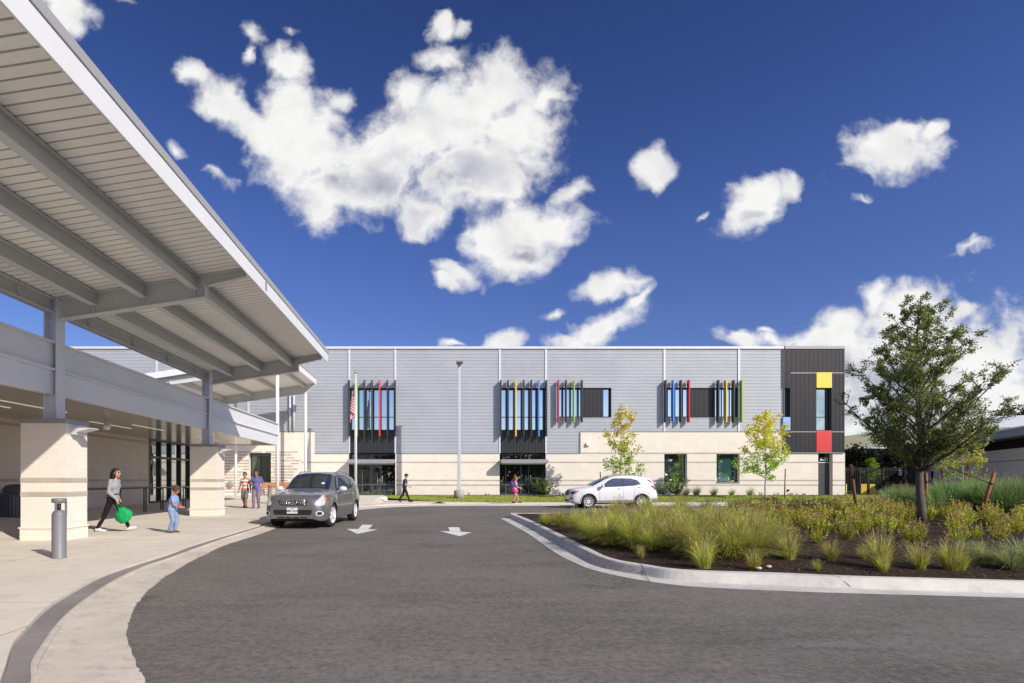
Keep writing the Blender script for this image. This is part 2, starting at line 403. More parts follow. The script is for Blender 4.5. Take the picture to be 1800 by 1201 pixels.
def build_world():
    w = bpy.data.worlds.new("World"); scene.world = w; w.use_nodes = True
    t = NT.__new__(NT); t.t = w.node_tree; t.t.nodes.clear(); t.out = t.n('ShaderNodeOutputWorld')
    sky = t.n('ShaderNodeTexSky'); sky.sky_type = 'NISHITA'; sky.sun_disc = False
    sky.sun_elevation = math.asin(-SUN.z); sky.sun_rotation = math.atan2(-SUN.x, -SUN.y)
    sky.altitude = 250; sky.air_density = 1.0; sky.dust_density = .35; sky.ozone_density = 3.0
    hs = t.n('ShaderNodeHueSaturation'); hs.inputs['Hue'].default_value = .52; hs.inputs['Saturation'].default_value = 1.22; hs.inputs['Value'].default_value = .95
    t.l(sky.outputs[0], hs.inputs['Color'])
    dirv = t.n('ShaderNodeTexCoord').outputs['Generated']
    se = t.n('ShaderNodeSeparateXYZ'); t.l(dirv, se.inputs[0])
    se_y = se.outputs[1]
    tint = t.ramp(se.outputs[2], [(0., (.80, .78, .92)), (.22, (.90, .84, .95)), (.38, (.98, .91, .98)), (.64, (.70, .70, .74)), (.74, (1.7, 1.35, 1.05)), (1., (2.4, 1.7, 1.2))])  # last stops lift the sky overhead, added as fill light
    bk = t.ramp(t.math('ADD', .5, t.math('MULTIPLY', se_y, -.5)), [(.5, 0.), (.85, 1.)])  # mask for the unseen sky behind the camera, brightened as added fill
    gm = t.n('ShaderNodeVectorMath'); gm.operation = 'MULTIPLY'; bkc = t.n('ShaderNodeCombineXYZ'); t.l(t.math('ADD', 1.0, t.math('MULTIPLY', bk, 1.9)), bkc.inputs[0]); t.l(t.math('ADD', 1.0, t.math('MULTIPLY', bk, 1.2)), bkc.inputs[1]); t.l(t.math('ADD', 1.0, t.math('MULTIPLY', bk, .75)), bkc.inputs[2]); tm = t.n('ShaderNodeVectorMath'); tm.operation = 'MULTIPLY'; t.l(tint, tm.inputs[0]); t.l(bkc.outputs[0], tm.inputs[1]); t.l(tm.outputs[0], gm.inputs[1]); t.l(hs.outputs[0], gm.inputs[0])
    ay = t.math('MAXIMUM', t.math('ABSOLUTE', se.outputs[1]), .02)
    cb = t.n('ShaderNodeCombineXYZ'); t.l(t.math('DIVIDE', se.outputs[0], ay), cb.inputs[0]); t.l(t.math('DIVIDE', se.outputs[2], ay), cb.inputs[1])
    def warp(vec, scale, amt, det):
        nn = t.n('ShaderNodeTexNoise'); nn.inputs['Scale'].default_value = scale; nn.inputs['Detail'].default_value = det; nn.inputs['Roughness'].default_value = .6
        t.l(vec, nn.inputs['Vector'])
        s1 = t.n('ShaderNodeVectorMath'); s1.operation = 'SUBTRACT'; s1.inputs[1].default_value = (.5, .5, .5); t.l(nn.outputs['Color'], s1.inputs[0])
        s2 = t.n('ShaderNodeVectorMath'); s2.operation = 'SCALE'; s2.inputs['Scale'].default_value = amt; t.l(s1.outputs[0], s2.inputs[0])
        s3 = t.n('ShaderNodeVectorMath'); s3.operation = 'MULTIPLY'; s3.inputs[1].default_value = (1, 1, 0); t.l(s2.outputs[0], s3.inputs[0])
        s4 = t.n('ShaderNodeVectorMath'); s4.operation = 'ADD'; t.l(vec, s4.inputs[0]); t.l(s3.outputs[0], s4.inputs[1])
        return s4.outputs[0]
    p0 = cb.outputs[0]
    pw = warp(p0, 7, .085, 3)
    p1 = warp(pw, 24, .026, 4)
    acc = None
    for (cx, cy, rx, ry, rot, soft) in CLOUDS:
        mp = t.n('ShaderNodeMapping'); mp.vector_type = 'TEXTURE'
        mp.inputs['Location'].default_value = ((cx - VX)/1000, (VY - cy)/1000, 0)
        mp.inputs['Rotation'].default_value = (0, 0, R(-rot)); mp.inputs['Scale'].default_value = (rx/1000, ry/1000, 1)
        t.l(p1, mp.inputs[0])
        ln = t.n('ShaderNodeVectorMath'); ln.operation = 'LENGTH'; t.l(mp.outputs[0], ln.inputs[0]); d = ln.outputs['Value']
        if soft: d = t.math('ADD', d, soft)
        if acc is None: acc = d
        else:
            nd = t.n('ShaderNodeMath'); nd.operation = 'SMOOTH_MIN'; nd.inputs[2].default_value = .3
            t.l(acc, nd.inputs[0]); t.l(d, nd.inputs[1]); acc = nd.outputs[0]
    n1 = t.noise(p0, 10, 7, .6); n2 = t.noise(p1, 30, 5, .55)
    base = t.math('SUBTRACT', 1.34, acc)
    f = t.math('ADD', base, t.math('MULTIPLY', t.math('SUBTRACT', n1, .5), 2.1))
    f = t.math('ADD', f, t.math('MULTIPLY', t.math('SUBTRACT', n2, .5), 1.0))
    mask = t.n('ShaderNodeMapRange'); mask.interpolation_type = 'SMOOTHSTEP'; mask.inputs['From Min'].default_value = -.16; mask.inputs['From Max'].default_value = .78
    t.l(f, mask.inputs['Value'])
    def off(dx, dy):
        a = t.n('ShaderNodeVectorMath'); a.operation = 'ADD'; a.inputs[1].default_value = (dx, dy, 0); t.l(pw, a.inputs[0]); return a.outputs[0]
    r1 = t.math('SUBTRACT', t.noise(off(0, 0), 7, 6, .5), t.noise(off(.012, .024), 7, 6, .5))
    core = t.n('ShaderNodeMapRange'); core.interpolation_type = 'SMOOTHSTEP'; core.inputs['From Min'].default_value = .45; core.inputs['From Max'].default_value = 1.25; t.l(f, core.inputs['Value'])
    dacc = None
    for (cx, cy, rx, ry) in DARKS:
        mp = t.n('ShaderNodeMapping'); mp.vector_type = 'TEXTURE'; mp.inputs['Location'].default_value = ((cx - VX)/1000, (VY - cy)/1000, 0); mp.inputs['Scale'].default_value = (rx/1000, ry/1000, 1)
        t.l(pw, mp.inputs[0]); ln = t.n('ShaderNodeVectorMath'); ln.operation = 'LENGTH'; t.l(mp.outputs[0], ln.inputs[0])
        dacc = ln.outputs['Value'] if dacc is None else t.math('MINIMUM', dacc, ln.outputs['Value'])
    big = t.ramp(dacc, [(.25, 1.), (1., 0.)])
    dk = t.math('MULTIPLY', core.outputs[0], big)
    lum = t.math('ADD', .93, t.math('MULTIPLY', r1, .85))
    lum = t.math('SUBTRACT', lum, t.math('MULTIPLY', dk, .50))
    lum = t.math('MINIMUM', t.math('MAXIMUM', lum, .42), .97)
    cc = t.mix(t.ramp(lum, [(.5, 0.), (.9, 1.)]), (.90, .91, 1.07), (1.0, .995, .985))
    sc = t.n('ShaderNodeVectorMath'); sc.operation = 'SCALE'; t.l(cc, sc.inputs[0]); t.l(t.math('MULTIPLY', lum, 8.2), sc.inputs['Scale'])
    fr = t.math('MULTIPLY', mask.outputs[0], t.math('GREATER_THAN', se.outputs[2], 0.0))
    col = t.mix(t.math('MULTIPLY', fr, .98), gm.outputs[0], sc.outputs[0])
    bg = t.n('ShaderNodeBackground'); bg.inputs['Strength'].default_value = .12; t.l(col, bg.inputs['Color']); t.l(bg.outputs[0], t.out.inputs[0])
SKYMUL = (1.0, 1.0, 1.0)
DARKS = [(1600,660,110,40),(1500,730,90,30),(745,320,170,70),(930,440,60,22),(1570,700,150,60),(1470,660,80,60),(1330,385,40,16),(600,300,50,40),(850,370,60,30)]
CLOUDS = [
 (340,142,34,26,20,0.1),(395,180,55,30,35,0.1),(450,232,75,30,42,0.1),(505,180,44,50,0,0.1),(530,255,85,72,25,0),(590,318,72,62,10,0),(575,372,26,30,0,0.1),
 (650,318,80,52,0,0),(715,262,95,62,-10,0),(795,215,100,60,-15,0),(868,160,82,58,-20,0),(905,225,70,78,0,0),(828,305,105,62,-5,0),(735,375,52,34,10,0.1),(880,330,60,40,0,0.1),
 (958,170,60.9,54,15,0.54),(772,105,60.9,30,0,0.51),(720,160,58,45,-30,0.64),(930,130,43.5,30,0,0.64),
 (920,402,80,38,-8,0),(860,420,45,38,0,0.1),(905,452,82,30,-8,0.1),(988,400,36,34,0,0.1),(805,478,40,18,18,0.1),(788,492,26,18,0,0.1),(900,365,58,30,10,0.49),
 (507,108,40,24,20,0.1),(440,62,31.9,24,30,0.64),(505,52,26.1,18,0,0.74),(432,98,13.05,24,0,0.59),(765,42,24,24,0,0.1),(810,52,37.7,15,-15,0.69),(592,170,37.7,30,10,0.54),
 (380,308,37.7,21,35,0.54),(310,262,37.7,18,30,0.59),(110,12,40,44,0,0.1),(150,28,37.7,27,30,0.64),(208,4,26.1,15,0,0.59),
 (1138,287,38,34,0,0.1),(1335,358,66,34,-38,0.1),(1385,325,26,24,0,0.1),(1568,268,74,38,-14,-0.1),(1600,232,34,24,0,0.1),(1645,232,22,14,-50,0.1),
 (1010,338,52.2,21,-22,0.51),(1240,379,26.1,10.5,-25,0.59),(1712,430,55.1,12,-12,0.59),(1505,354,26.1,9,-20,0.69),
 (1060,500,56,24,-2,0.1),(1100,500,58,13.5,-8,0.54),(1052,575,70,24,-20,0.1),(1012,596,60,18,0,0.1),(1118,528,43.5,13.5,-35,0.54),(978,550,34.8,12,-5,0.54),(878,596,34,16,-10,0.1),(800,606,31.9,12,0,0.49),
 (1538,520,30,34,0,0.1),(1470,578,70,36,-28,0.1),(1590,555,88,46,-5,0),(1685,540,44,18,-12,0.1),(1765,598,32,32,0,0.1),(1560,650,150,66,0,-0.1),(1730,640,66,52,0,0),(1480,640,90,60,0,0),
 (1310,596,38,16,0,0.1),(1375,588,49.3,18,-10,0.59),(1345,578,31.9,9,0,0.64),(1720,700,90,40,0,0),(1440,590,37.7,18,-20,0.54),
 (1560,725,150,62,0,0),(1750,725,100,60,0,0),(1630,620,150,80,0,-.1),(1500,700,80,70,0,0)]
build_world()

# ================================================================== GROUND
def sstep(a, b, x):
    t = max(0., min(1., (x - a) / (b - a))); return t * t * (3 - 2 * t)
def zwalk(x, d):
    e = max(sstep(-9.0, -12.6, x), sstep(27.5, 38.0, d) if x < -3.0 else 0.)
    return .10 + .23 * e
def smoothline(pts, n=6):
    out = []
    P = [pts[0]] + list(pts) + [pts[-1]]
    for i in range(1, len(P) - 2):
        a, b, c, d = (Vector(P[i-1]), Vector(P[i]), Vector(P[i+1]), Vector(P[i+2]))
        for k in range(n):
            t = k / n
            out.append(.5 * ((2*b) + (c-a)*t + (2*a-5*b+4*c-d)*t*t + (3*b-a-3*c+d)*t*t*t))
    out.append(Vector(P[-2])); return out
def resample(line, n):
    L = [0.]
    for a, b in zip(line, line[1:]): L.append(L[-1] + (b-a).length)
    out = []; j = 0
    for i in range(n):
        s = L[-1] * i / (n-1)
        while j < len(L)-2 and L[j+1] < s: j += 1
        t = (s - L[j]) / max(1e-9, L[j+1]-L[j]); out.append(line[j].lerp(line[j+1], max(0, min(1, t))))
    return out

# far terrain and the asphalt
m = MB(); m.quad((-900,-900,-.06),(900,-900,-.06),(900,1400,-.06),(-900,1400,-.06)); tag(m.build('ground', M['far_ground']), kind='structure')
m = MB(); m.quad((-60,-40,0),(90,-40,0),(90,33.5,0),(-60,33.5,0)); tag(m.build('road', M['asphalt']), kind='structure')

# kerb lines of the left pavement: A asphalt edge, B inner lip of the apron, C pavement edge
A = [(-.5,-.3),(-.75,1.2),(-1.15,2.3),(-1.55,3.1)] + [GP(x, y) for x, y in ((252,1201),(240,1172),(226,1135),(222,1110),(228,1090),(242,1060),(268,1032),(300,1008),(350,980),(400,957),(448,942),(490,927))] + [(-4.52,19.0),(-4.32,21.8),(-3.9,24.4),(-3.2,27.0),(-1.9,29.2),(0.4,30.3),(4,30.45),(12,30.45),(45,30.45)]
B = [(-.95,-.5),(-1.25,1.1),(-1.7,2.1),(-2.2,3.0)] + [GP(x, y, .085) for x, y in ((60,1199),(60,1165),(82,1128),(100,1101),(125,1075),(152,1053),(200,1021),(250,996),(300,979),(350,961),(400,944),(452,928))] + [(-5.0,19.2),(-4.85,22.0),(-4.4,24.8),(-3.6,27.6),(-2.2,29.9),(0.2,30.85),(4,30.9),(12,30.9),(45,30.9)]
C = [(-1.1,-.6),(-1.42,1.0),(-1.85,2.0),(-2.35,2.9)] + [GP(x, y, .085) for x, y in ((0,1199),(22,1135),(46,1106),(76,1075),(106,1053),(140,1033),(176,1014),(214,1000),(252,988),(300,973),(350,955),(452,925))] + [(-5.12,19.2),(-5.0,22.0),(-4.5,25.0),(-3.7,27.8),(-2.25,30.1),(0.2,31.02),(4,31.05),(12,31.05),(45,31.05)]
N = 150
def arcs(L): return resample(smoothline(L, 8), N)
# resample jointly by control index so the strips stay parallel
def byindex(L):
    return smoothline(L, 7)
LA, LB, LC = byindex(A), byindex(B), byindex(C)
def strip(rows, name, mat):
    """rows: list of (line, z)"""
    m = MB(); vs = []
    for (ln, z) in rows:
        vs.append([m.bm.verts.new((p.x, p.y, z)) for p in ln])
    for r in range(len(vs)-1):
        for i in range(len(vs[r])-1):
            m.bm.faces.new((vs[r][i], vs[r][i+1], vs[r+1][i+1], vs[r+1][i]))
    return m.build(name, mat)
def lerpline(a, b, t): return [p.lerp(q, t) for p, q in zip(a, b)]
random.seed(3)
LAe = [p + Vector((random.uniform(-.010, .010) + .006*math.sin(i*.9), random.uniform(-.01, .01))) for i, p in enumerate(LA)]
tag(strip([(LAe, .0), (LAe, .016), (lerpline(LA, LB, .96), .052), (lerpline(LA, LB, .965), .075), (lerpline(LA, LB, 1.0), .078), (lerpline(LB, LC, .12), .075), (lerpline(LB, LC, .14), .05)], 'kerb_apron', M['apron']), kind='structure')
tag(strip([(lerpline(LB, LC, .10), .068), (lerpline(LB, LC, .97), .068)], 'drain_channel', M['channel']), kind='structure')

# pavement on the left: polygon bounded by line C, then lofted to heights
poly = [(p.x, p.y) for p in LC if p.y < 31.0 and p.x < 0.3]
poly2 = poly + [(0.3, 33.6), (-3.05, 36.4), (-3.6, 39.96), (-15.6, 39.96), (-15.6, 29.95), (-60, 29.95), (-60, -3.0)]
bm = gridpoly(poly2, .5)
for v in bm.verts: v.co.z = zwalk(v.co.x, v.co.y)
# a kerb face down to the channel
mm = MB(); mm.bm.free(); mm.bm = bm
for p, q in zip(LC, LC[1:]):
    if p.x < 0.3 and p.y < 31.2: mm.quad((p.x, p.y, .10), (q.x, q.y, .10), (q.x, q.y, .0), (p.x, p.y, .0))
tag(mm.build('pavement', M['walk']), kind='structure')

# far pavement, kerb and lawn along the building
m = MB(); EDGE = [(p.x, p.y) for p in LC if p.x >= 0.25]
lawn_front = [(.3, 33.6), (2.2, 33.1), (5, 32.9), (45, 32.9)]
poly3 = EDGE + [(45, 32.9), (5, 32.9), (2.2, 33.1), (.3, 33.6)]
bm = gridpoly(poly3, 1.5)
for v in bm.verts: v.co.z = .10
m.bm.free(); m.bm = bm
for p, q in zip(EDGE, EDGE[1:]): m.quad((p[0], p[1], .10), (q[0], q[1], .10), (q[0], q[1], 0), (p[0], p[1], 0))
tag(m.build('path', M['walk_far']), kind='structure')
def zlawn(x, y): return .105 + .215 * sstep(33.2, 38.6, y)
poly4 = [(-3.05, 36.42), (.3, 33.62), (2.2, 33.12), (5, 32.92), (31, 32.92), (31, 60), (29.0, 60), (29.0, 39.96), (-3.6, 39.96)]
bm = gridpoly(poly4, .6)
for v in bm.verts: v.co.z = zlawn(v.co.x, v.co.y) + (.02*noise.noise(Vector((v.co.x, v.co.y, 0))) if v.co.y > 33.6 else 0)
m = MB(); m.bm.free(); m.bm = bm
LAWN = m.build('lawn', M['lawn']); tag(LAWN, kind='structure')
m = MB(); m.quad((31, 32.93, .09), (80, 32.93, .09), (80, 80, .12), (31, 80, .12)); tag(m.build('yard_ground', M['far_ground']), kind='structure')
m = MB()
for x0, x1, w in ((-3.3, 4.5, .55), (4.6, 8.1, .3), (8.1, 29, .8)): m.quad((x0, 39.95 - w, .335), (x1, 39.95 - w, .335), (x1, 39.95, .35), (x0, 39.95, .35))
for (cx, cy, r) in ((FX(1346, 35.3), 35.3, .8), (FX(1092, 35.9), 35.9, .8), (FX(957, 37.6), 37.6, .8)):
    for k in range(16):
        a, b = 2*math.pi*k/16, 2*math.pi*(k+1)/16
        m.tri((cx, cy, zlawn(cx, cy)+.05), (cx+r*math.cos(a), cy+r*.7*math.sin(a), zlawn(cx, cy+r*.7*math.sin(a))+.022), (cx+r*math.cos(b), cy+r*.7*math.sin(b), zlawn(cx, cy+r*.7*math.sin(b))+.022))
tag(m.build('planting_soil', M['mulch']), kind='structure')
# red tactile plate in the path
p = GP(885, 886.5, .1); m = MB(); m.quad((2.9, 31.15, .106), (4.3, 31.15, .106), (4.5, 31.75, .106), (3.3, 31.75, .106))
tag(m.build('tactile_paving', mat_paint('brick_red_paving', (.26, .07, .045), .8, var=.2)), 'red tactile paving plate let into the pale path across the road', 'tactile paving')

# painted arrows
def ground_poly(name, pts, z, mat, label):
    m = MB(); c = GP(*pts[0][0]); 
    for pl in pts:
        v = [m.bm.verts.new((*GP(x, y), z)) for x, y in pl]; m.bm.faces.new(v)
    o = m.build(name, mat, loc=(c[0], c[1], 0)); tag(o, label, 'road marking', 'painted direction arrows on the road'); return o
ground_poly('road_arrow', [[(609.3,930),(664,931.3),(628.5,939)], [(636.7,922.7),(655.3,923.3),(647.5,930.6),(630,930.3)]], .005, M['white_road'], 'white painted road arrow nearer the grey car')
ground_poly('road_arrow', [[(773,934),(829,936.2),(808,943)], [(787.7,927),(807,927.3),(810,935),(791,934.6)]], .005, M['white_road'], 'white painted road arrow nearer the planted island')

# ------------------------------------------------------------------ planted island
ISL = [GP(x, y, 0) for x, y in ((908,903.5),(893,908),(888,914),(905,925),(940,948),(985,975),(1040,1003),(1100,1019),(1200,1029),(1350,1036),(1500,1043),(1650,1047),(1800,1050))]
ISL = [Vector(p) for p in ISL]
# gutter pan outer edge, kerb foot, kerb top outer, kerb top inner
GO = [GP(x, y) for x, y in ((880,911.7),(893,919),(927,938),(977,973),(1010,990),(1043,1003),(1110,1018),(1200,1030),(1367,1038.5),(1500,1043),(1650,1047),(1800,1051),(2100,1057))] + [(14, 6.15), (30, 5.7)]
KI = [GP(x, y, .14) for x, y in ((907,904.5),(918,908.5),(948,921),(1000,946),(1036,964),(1075,981),(1135,992),(1205,1001),(1367,1006.5),(1500,1012),(1650,1016),(1800,1020),(2100,1027))] + [(14.1, 6.65), (30, 6.2)]
lgo, lki = smoothline(GO, 8), smoothline(KI, 8)
lkt, lkf = lerpline(lki, lgo, .28), lerpline(lki, lgo, .44)
rows = [(lgo, .0), (lgo, .008), (lerpline(lgo, lkf, .93), .012), (lkf, .022), (lerpline(lkf, lkt, .75), .118), (lkt, .138), (lerpline(lkt, lki, .5), .145), (lki, .14), (lki, .08)]
m = MB(); vs = [[m.bm.verts.new((p.x, p.y, z)) for p in ln] for ln, z in rows]
for r in range(len(vs)-1):
    for i in range(len(vs[r])-1):
        f = m.bm.faces.new((vs[r][i], vs[r][i+1], vs[r+1][i+1], vs[r+1][i])); f.smooth = False
# far side kerb
fx0 = lki[0].x
for (xa, xb) in ((fx0-.1, 45),):
    y0 = 21.05
    pr = [(y0+.25, 0), (y0+.2, .11), (y0+.15, .145), (y0, .145), (y0, .05)]
    for (a, b) in zip(pr, pr[1:]): m.quad((xa, a[0], a[1]), (xb, a[0], a[1]), (xb, b[0], b[1]), (xa, b[0], b[1]))
# rounded nose joining both
nose_o = [Vector((lkf[0].x, lkf[0].y, 0)), Vector((lkf[0].x+.02, lkf[0].y+.5, 0)), Vector((fx0-.1, 21.3, 0))]
for zz0, zz1, off0, off1 in ((0., .138, 0., .08), (.138, .145, .08, .3)):
    ring0 = [Vector((p.x+off0, p.y-off0*.2, zz0)) for p in nose_o]; ring1 = [Vector((p.x+off1, p.y-off1*.4, zz1)) for p in nose_o]
    for i in range(2): m.quad(ring0[i], ring0[i+1], ring1[i+1], ring1[i])
for cx in (1192, 1605):     # contraction joints
    pass
tag(m.build('island_kerb', M['kerb']), kind='structure')
m = MB()
for xj, dx in ((2.98, -.12), (5.0, .55)):
    for (ya, yb, za, zb) in ((0, 1, 0, 0),):
        def on(L, x):
            for a, b in zip(L, L[1:]):
                if a.x <= x <= b.x: return a.lerp(b, (x-a.x)/(b.x-a.x))
            return L[-1]
        pts = [(on(lki, xj), .149), (on(lkt, xj+dx*.15), .143), (on(lkf, xj+dx*.3), .036), (on(lgo, xj+dx), .012)]
        for (a, za), (b, zb) in zip(pts, pts[1:]):
            m.quad((a.x-.004, a.y, za), (a.x+.004, a.y, za), (b.x+.004, b.y, zb), (b.x-.004, b.y, zb))
tag(m.build('kerb_joint', M['black']), kind='structure')
inner = [(p.x, p.y) for p in lki]
ipoly = [(inner[0][0], 21.06)] + inner + [(45, 6.3), (45, 21.06)]
KPTS = [(p.x, p.y) for p in lki][::2] + [(14.1 + 1.2*k, 6.6 - .03*k) for k in range(14)]
def zmulch(x, y):
    e = min(1, max(0, (21.0 - y) / 3)) ; 
    dd2 = min((x-px_)**2 + (y-py_)**2 for px_, py_ in KPTS)
    a = sstep(0.05, 2.4, min(21.0 - y, math.sqrt(dd2)))
    return .128 + .17 * a + .035 * noise.noise(Vector((x*1.3, y*1.3, 0))) * a
bm = gridpoly(ipoly, .22)
for v in bm.verts: v.co.z = zmulch(v.co.x, v.co.y)
m = MB(); m.bm.free(); m.bm = bm
for f in bm.faces: f.smooth = True
tag(m.build('mulch_bed', M['mulch']), kind='structure')
random.seed(11); m = MB()
for i in range(9000):
    x = random.uniform(2.2, 15); y = 6.9 + random.random()**1.6 * 12
    inside = y > (on(lki, x).y + .03 if x < 29 else 7)
    if not inside: continue
    z = zmulch(x, y) + .012; a = random.uniform(0, 6.28); l = random.uniform(.012, .04); w = l*random.uniform(.25, .5); t = random.uniform(-.4, .4)
    c, s = math.cos(a), math.sin(a)
    m.quad((x-c*l-s*w*.5, y-s*l+c*w*.5, z-t*l), (x+c*l-s*w*.5, y+s*l+c*w*.5, z+t*l), (x+c*l+s*w*.5, y+s*l-c*w*.5, z+t*l), (x-c*l+s*w*.5, y-s*l-c*w*.5, z-t*l))
o = m.build('mulch_chips', M['chip'], normals=False); tag(o, 'dark shredded bark chips covering the planted island', 'mulch', kind='stuff')
random.seed(13); m = MB()
for i in range(26000):      # short lawn blades
    x = random.uniform(-3.2, 29); y = random.uniform(33.05, 38.9)
    if x < .3 and y < 36.4 + (33.6-36.4)*(x+3.05)/3.35: continue
    z = zlawn(x, y); h = random.uniform(.03, .075); a = random.uniform(0, 3.14); w = .02
    m.tri((x-w*math.cos(a), y-w*math.sin(a), z), (x+w*math.cos(a), y+w*math.sin(a), z), (x+random.uniform(-.03, .03), y, z+h))
me_lawn = m.build('lawn_grass', mat_paint('lawn_blade', (.27, .33, .045), .6, var=.35, scale=2.5), normals=False)
tag(me_lawn, 'short bright green lawn grass along the school wall', 'grass', kind='stuff')

# ================================================================== SCHOOL BUILDING (far facade, plane y = 40)
D = 40.0; ZG = .30
bld = thing('school_building', (9, D, ZG), 'long two storey school building with pale masonry base and grey ribbed metal upper wall', 'building')
ZTOP, ZS1, ZS2 = FZ(614), FZ(797), FZ(758.5)
XL, XC0, XC1, XR = -34.0, FX(1377), FX(1481), FX(1484)
# openings in upper siding (x0,x1,z0,z1)
op = [(FX(613.6), FX(695), FZ(797)-.02, FZ(683)), (FX(878), FX(959), FZ(797)-.02, FZ(683)), (FX(982), FX(1074), FZ(733.6), FZ(682.5)),
      (FX(1169), FX(1300), FZ(733.6), FZ(682.5))]
PITCH = (ZTOP - ZS1) / 72
def ribbed(m, x0, x1, z0, z1, y=D, out=.034, pitch=PITCH):
    """horizontal ribs from z0 to z1 aligned to ZTOP"""
    k = 0; z = ZTOP
    while z > z0 + 1e-4:
        zb = max(z - pitch, z0)
        if z <= z1 + 1e-3:
            deep = out * 1.25 if k % 4 == 3 else out
            h = z - zb
            pr = [(y - out, z), (y - out - .004, z - .1*h), (y - out - .004, z - .62*h), (y + deep - out, z - .70*h), (y + deep - out, z - .94*h), (y - out, zb)]
            for a, b in zip(pr, pr[1:]): m.quad((x0, a[0], a[1]), (x1, a[0], a[1]), (x1, b[0], b[1]), (x0, b[0], b[1]))
        z -= pitch; k += 1
zq = lambda z: ZTOP - round((ZTOP - z) / PITCH) * PITCH
m = MB()
segs = sorted([XL, FX(276), FX(437), FX(490), FX(553), FX(613.6), FX(695), FX(878), FX(959), FX(982), FX(1020), FX(1074), FX(1169), FX(1300), FX(1377)])
for a, b in zip(segs, segs[1:]):
    cx = (a+b)/2
    bottom = ZS1 if (cx > FX(553) and cx < FX(1020)) or cx < FX(300) - 50 else ZS2
    spans = [(bottom, ZTOP)]
    for (x0, x1, z0, z1) in op:
        if x0 - .01 < cx < x1 + .01:
            spans = [(zq(z1), ZTOP)] + ([(bottom, zq(z0))] if zq(z0) > bottom + .05 else [])
    for z0, z1 in spans: ribbed(m, a, b, z0, z1)
m.build('metal_cladding', M['siding'], bld, normals=False)
# solid core behind the cladding (also the roof)
m = MB()
xs = sorted(set([XL, XC0] + [v for o_ in op for v in o_[:2]]))
for a, b in zip(xs, xs[1:]):
    cx = (a+b)/2; hole = next((o_ for o_ in op if o_[0] < cx < o_[1]), None)
    if hole: m.box(a, b, D+.03, D+.4, hole[3], ZTOP); 
    if hole and hole[2] > ZS1 + .2: m.box(a, b, D+.03, D+.4, ZS1, hole[2])
    if not hole: m.box(a, b, D+.03, D+.4, ZS1 - .2, ZTOP)
m.box(XL, XC1, D+1.0, D+26, ZG, ZTOP-.1)
m.build('core_wall', M['dark_siding'], bld)
# seams and coping
for i, px in enumerate((276, 437, 614.2, 695, 878.3, 959.3, 1167.3, 1298, 1376)):
    zb = FZ(683) if px in (614.2, 695, 878.3, 959.3) else ZS2
    if px in (437,): zb = ZS2
    m = MB(); m.box(FX(px)-.07, FX(px)+.07, D-.085, D-.045, zb, ZTOP); 
    m.build('seam_trim', M['seam'], bld)
for px, w in ((614.2, .05), (695, .05), (878.3, .05), (959.3, .05)):
    m = MB(); m.box(FX(px)-w, FX(px)+w, D-.075, D+.1, ZS1, FZ(683)-.01); m.build('seam_trim', M['seam'], bld)
m = MB(); m.box(XL, XC0-.01, D-.14, D+.5, ZTOP, FZ(609.8)); m.build('coping', M['seam'], bld, bevel=.01)
m = MB(); m.box(XC0, XC1+.06, D-.19, D+.5, FZ(614.5), FZ(609)); m.build('coping', M['cap_grey'], bld, bevel=.01)
# flashing between siding and masonry
m = MB()
for a, b, z in ((FX(553), FX(613.6), ZS1), (FX(695), FX(878), ZS1), (FX(959), FX(1020), ZS1), (FX(1020), XC0, ZS2), (FX(430), FX(553), ZS2)):
    m.box(a, b, D-.10, D-.0, z-.045, z+.0)
m.build('flashing', M['cap_grey'], bld)
m = MB(); m.box(FX(1020)-.06, FX(1020)+.02, D-.1, D-.0, ZS1, ZS2-.045); m.build('seam_trim', M['cap_grey'], bld)

# masonry: boxes around openings, front face at D-.06.  openings: (x0,x1,z0,z1)
DOORS = [(FX(613.6), FX(694.5), ZG, ZS1), (FX(878), FX(959), ZG, ZS1)]
WINS = [(FX(438.5), FX(476.8), FZ(848.5), FZ(796.5)), (FX(1167), FX(1207), FZ(848.3), FZ(796.5)), (FX(1258.5), FX(1299), FZ(848.3), FZ(796.5))]
DR = (FX(1437), FX(1462.5), ZG, FZ(796.5))
YM = D - .07
def masonry(x0, x1, z0, z1, holes, name='masonry_wall', mat='stone', y0=YM, y1=D+.45):
    xs = sorted(set([x0, x1] + [h[0] for h in holes] + [h[1] for h in holes])); xs = [x for x in xs if x0 <= x <= x1]
    m = MB()
    for a, b in zip(xs, xs[1:]):
        cx = (a+b)/2; h = [q for q in holes if q[0] < cx < q[1]]
        if not h: m.box(a, b, y0, y1, z0, z1); continue
        h = h[0]
        if h[3] < z1 - 1e-3: m.box(a, b, y0, y1, h[3], z1)
        if h[2] > z0 + 1e-3: m.box(a, b, y0, y1, z0, h[2])
    return m.build(name, M[mat], bld)
masonry(FX(393)-3, FX(553), ZG-.2, ZS2-.045, [WINS[0]])
masonry(FX(553), FX(613.6), ZG-.2, ZS1-.045, [])
masonry(FX(694.5), FX(878), ZG-.2, ZS1-.045, [])
masonry(FX(959), FX(1020), ZG-.2, ZS1-.045, [])
masonry(FX(1020), XC0, ZG-.2, ZS2-.045, WINS[1:])
masonry(XC0, XR, ZG-.2, ZS1, [DR])
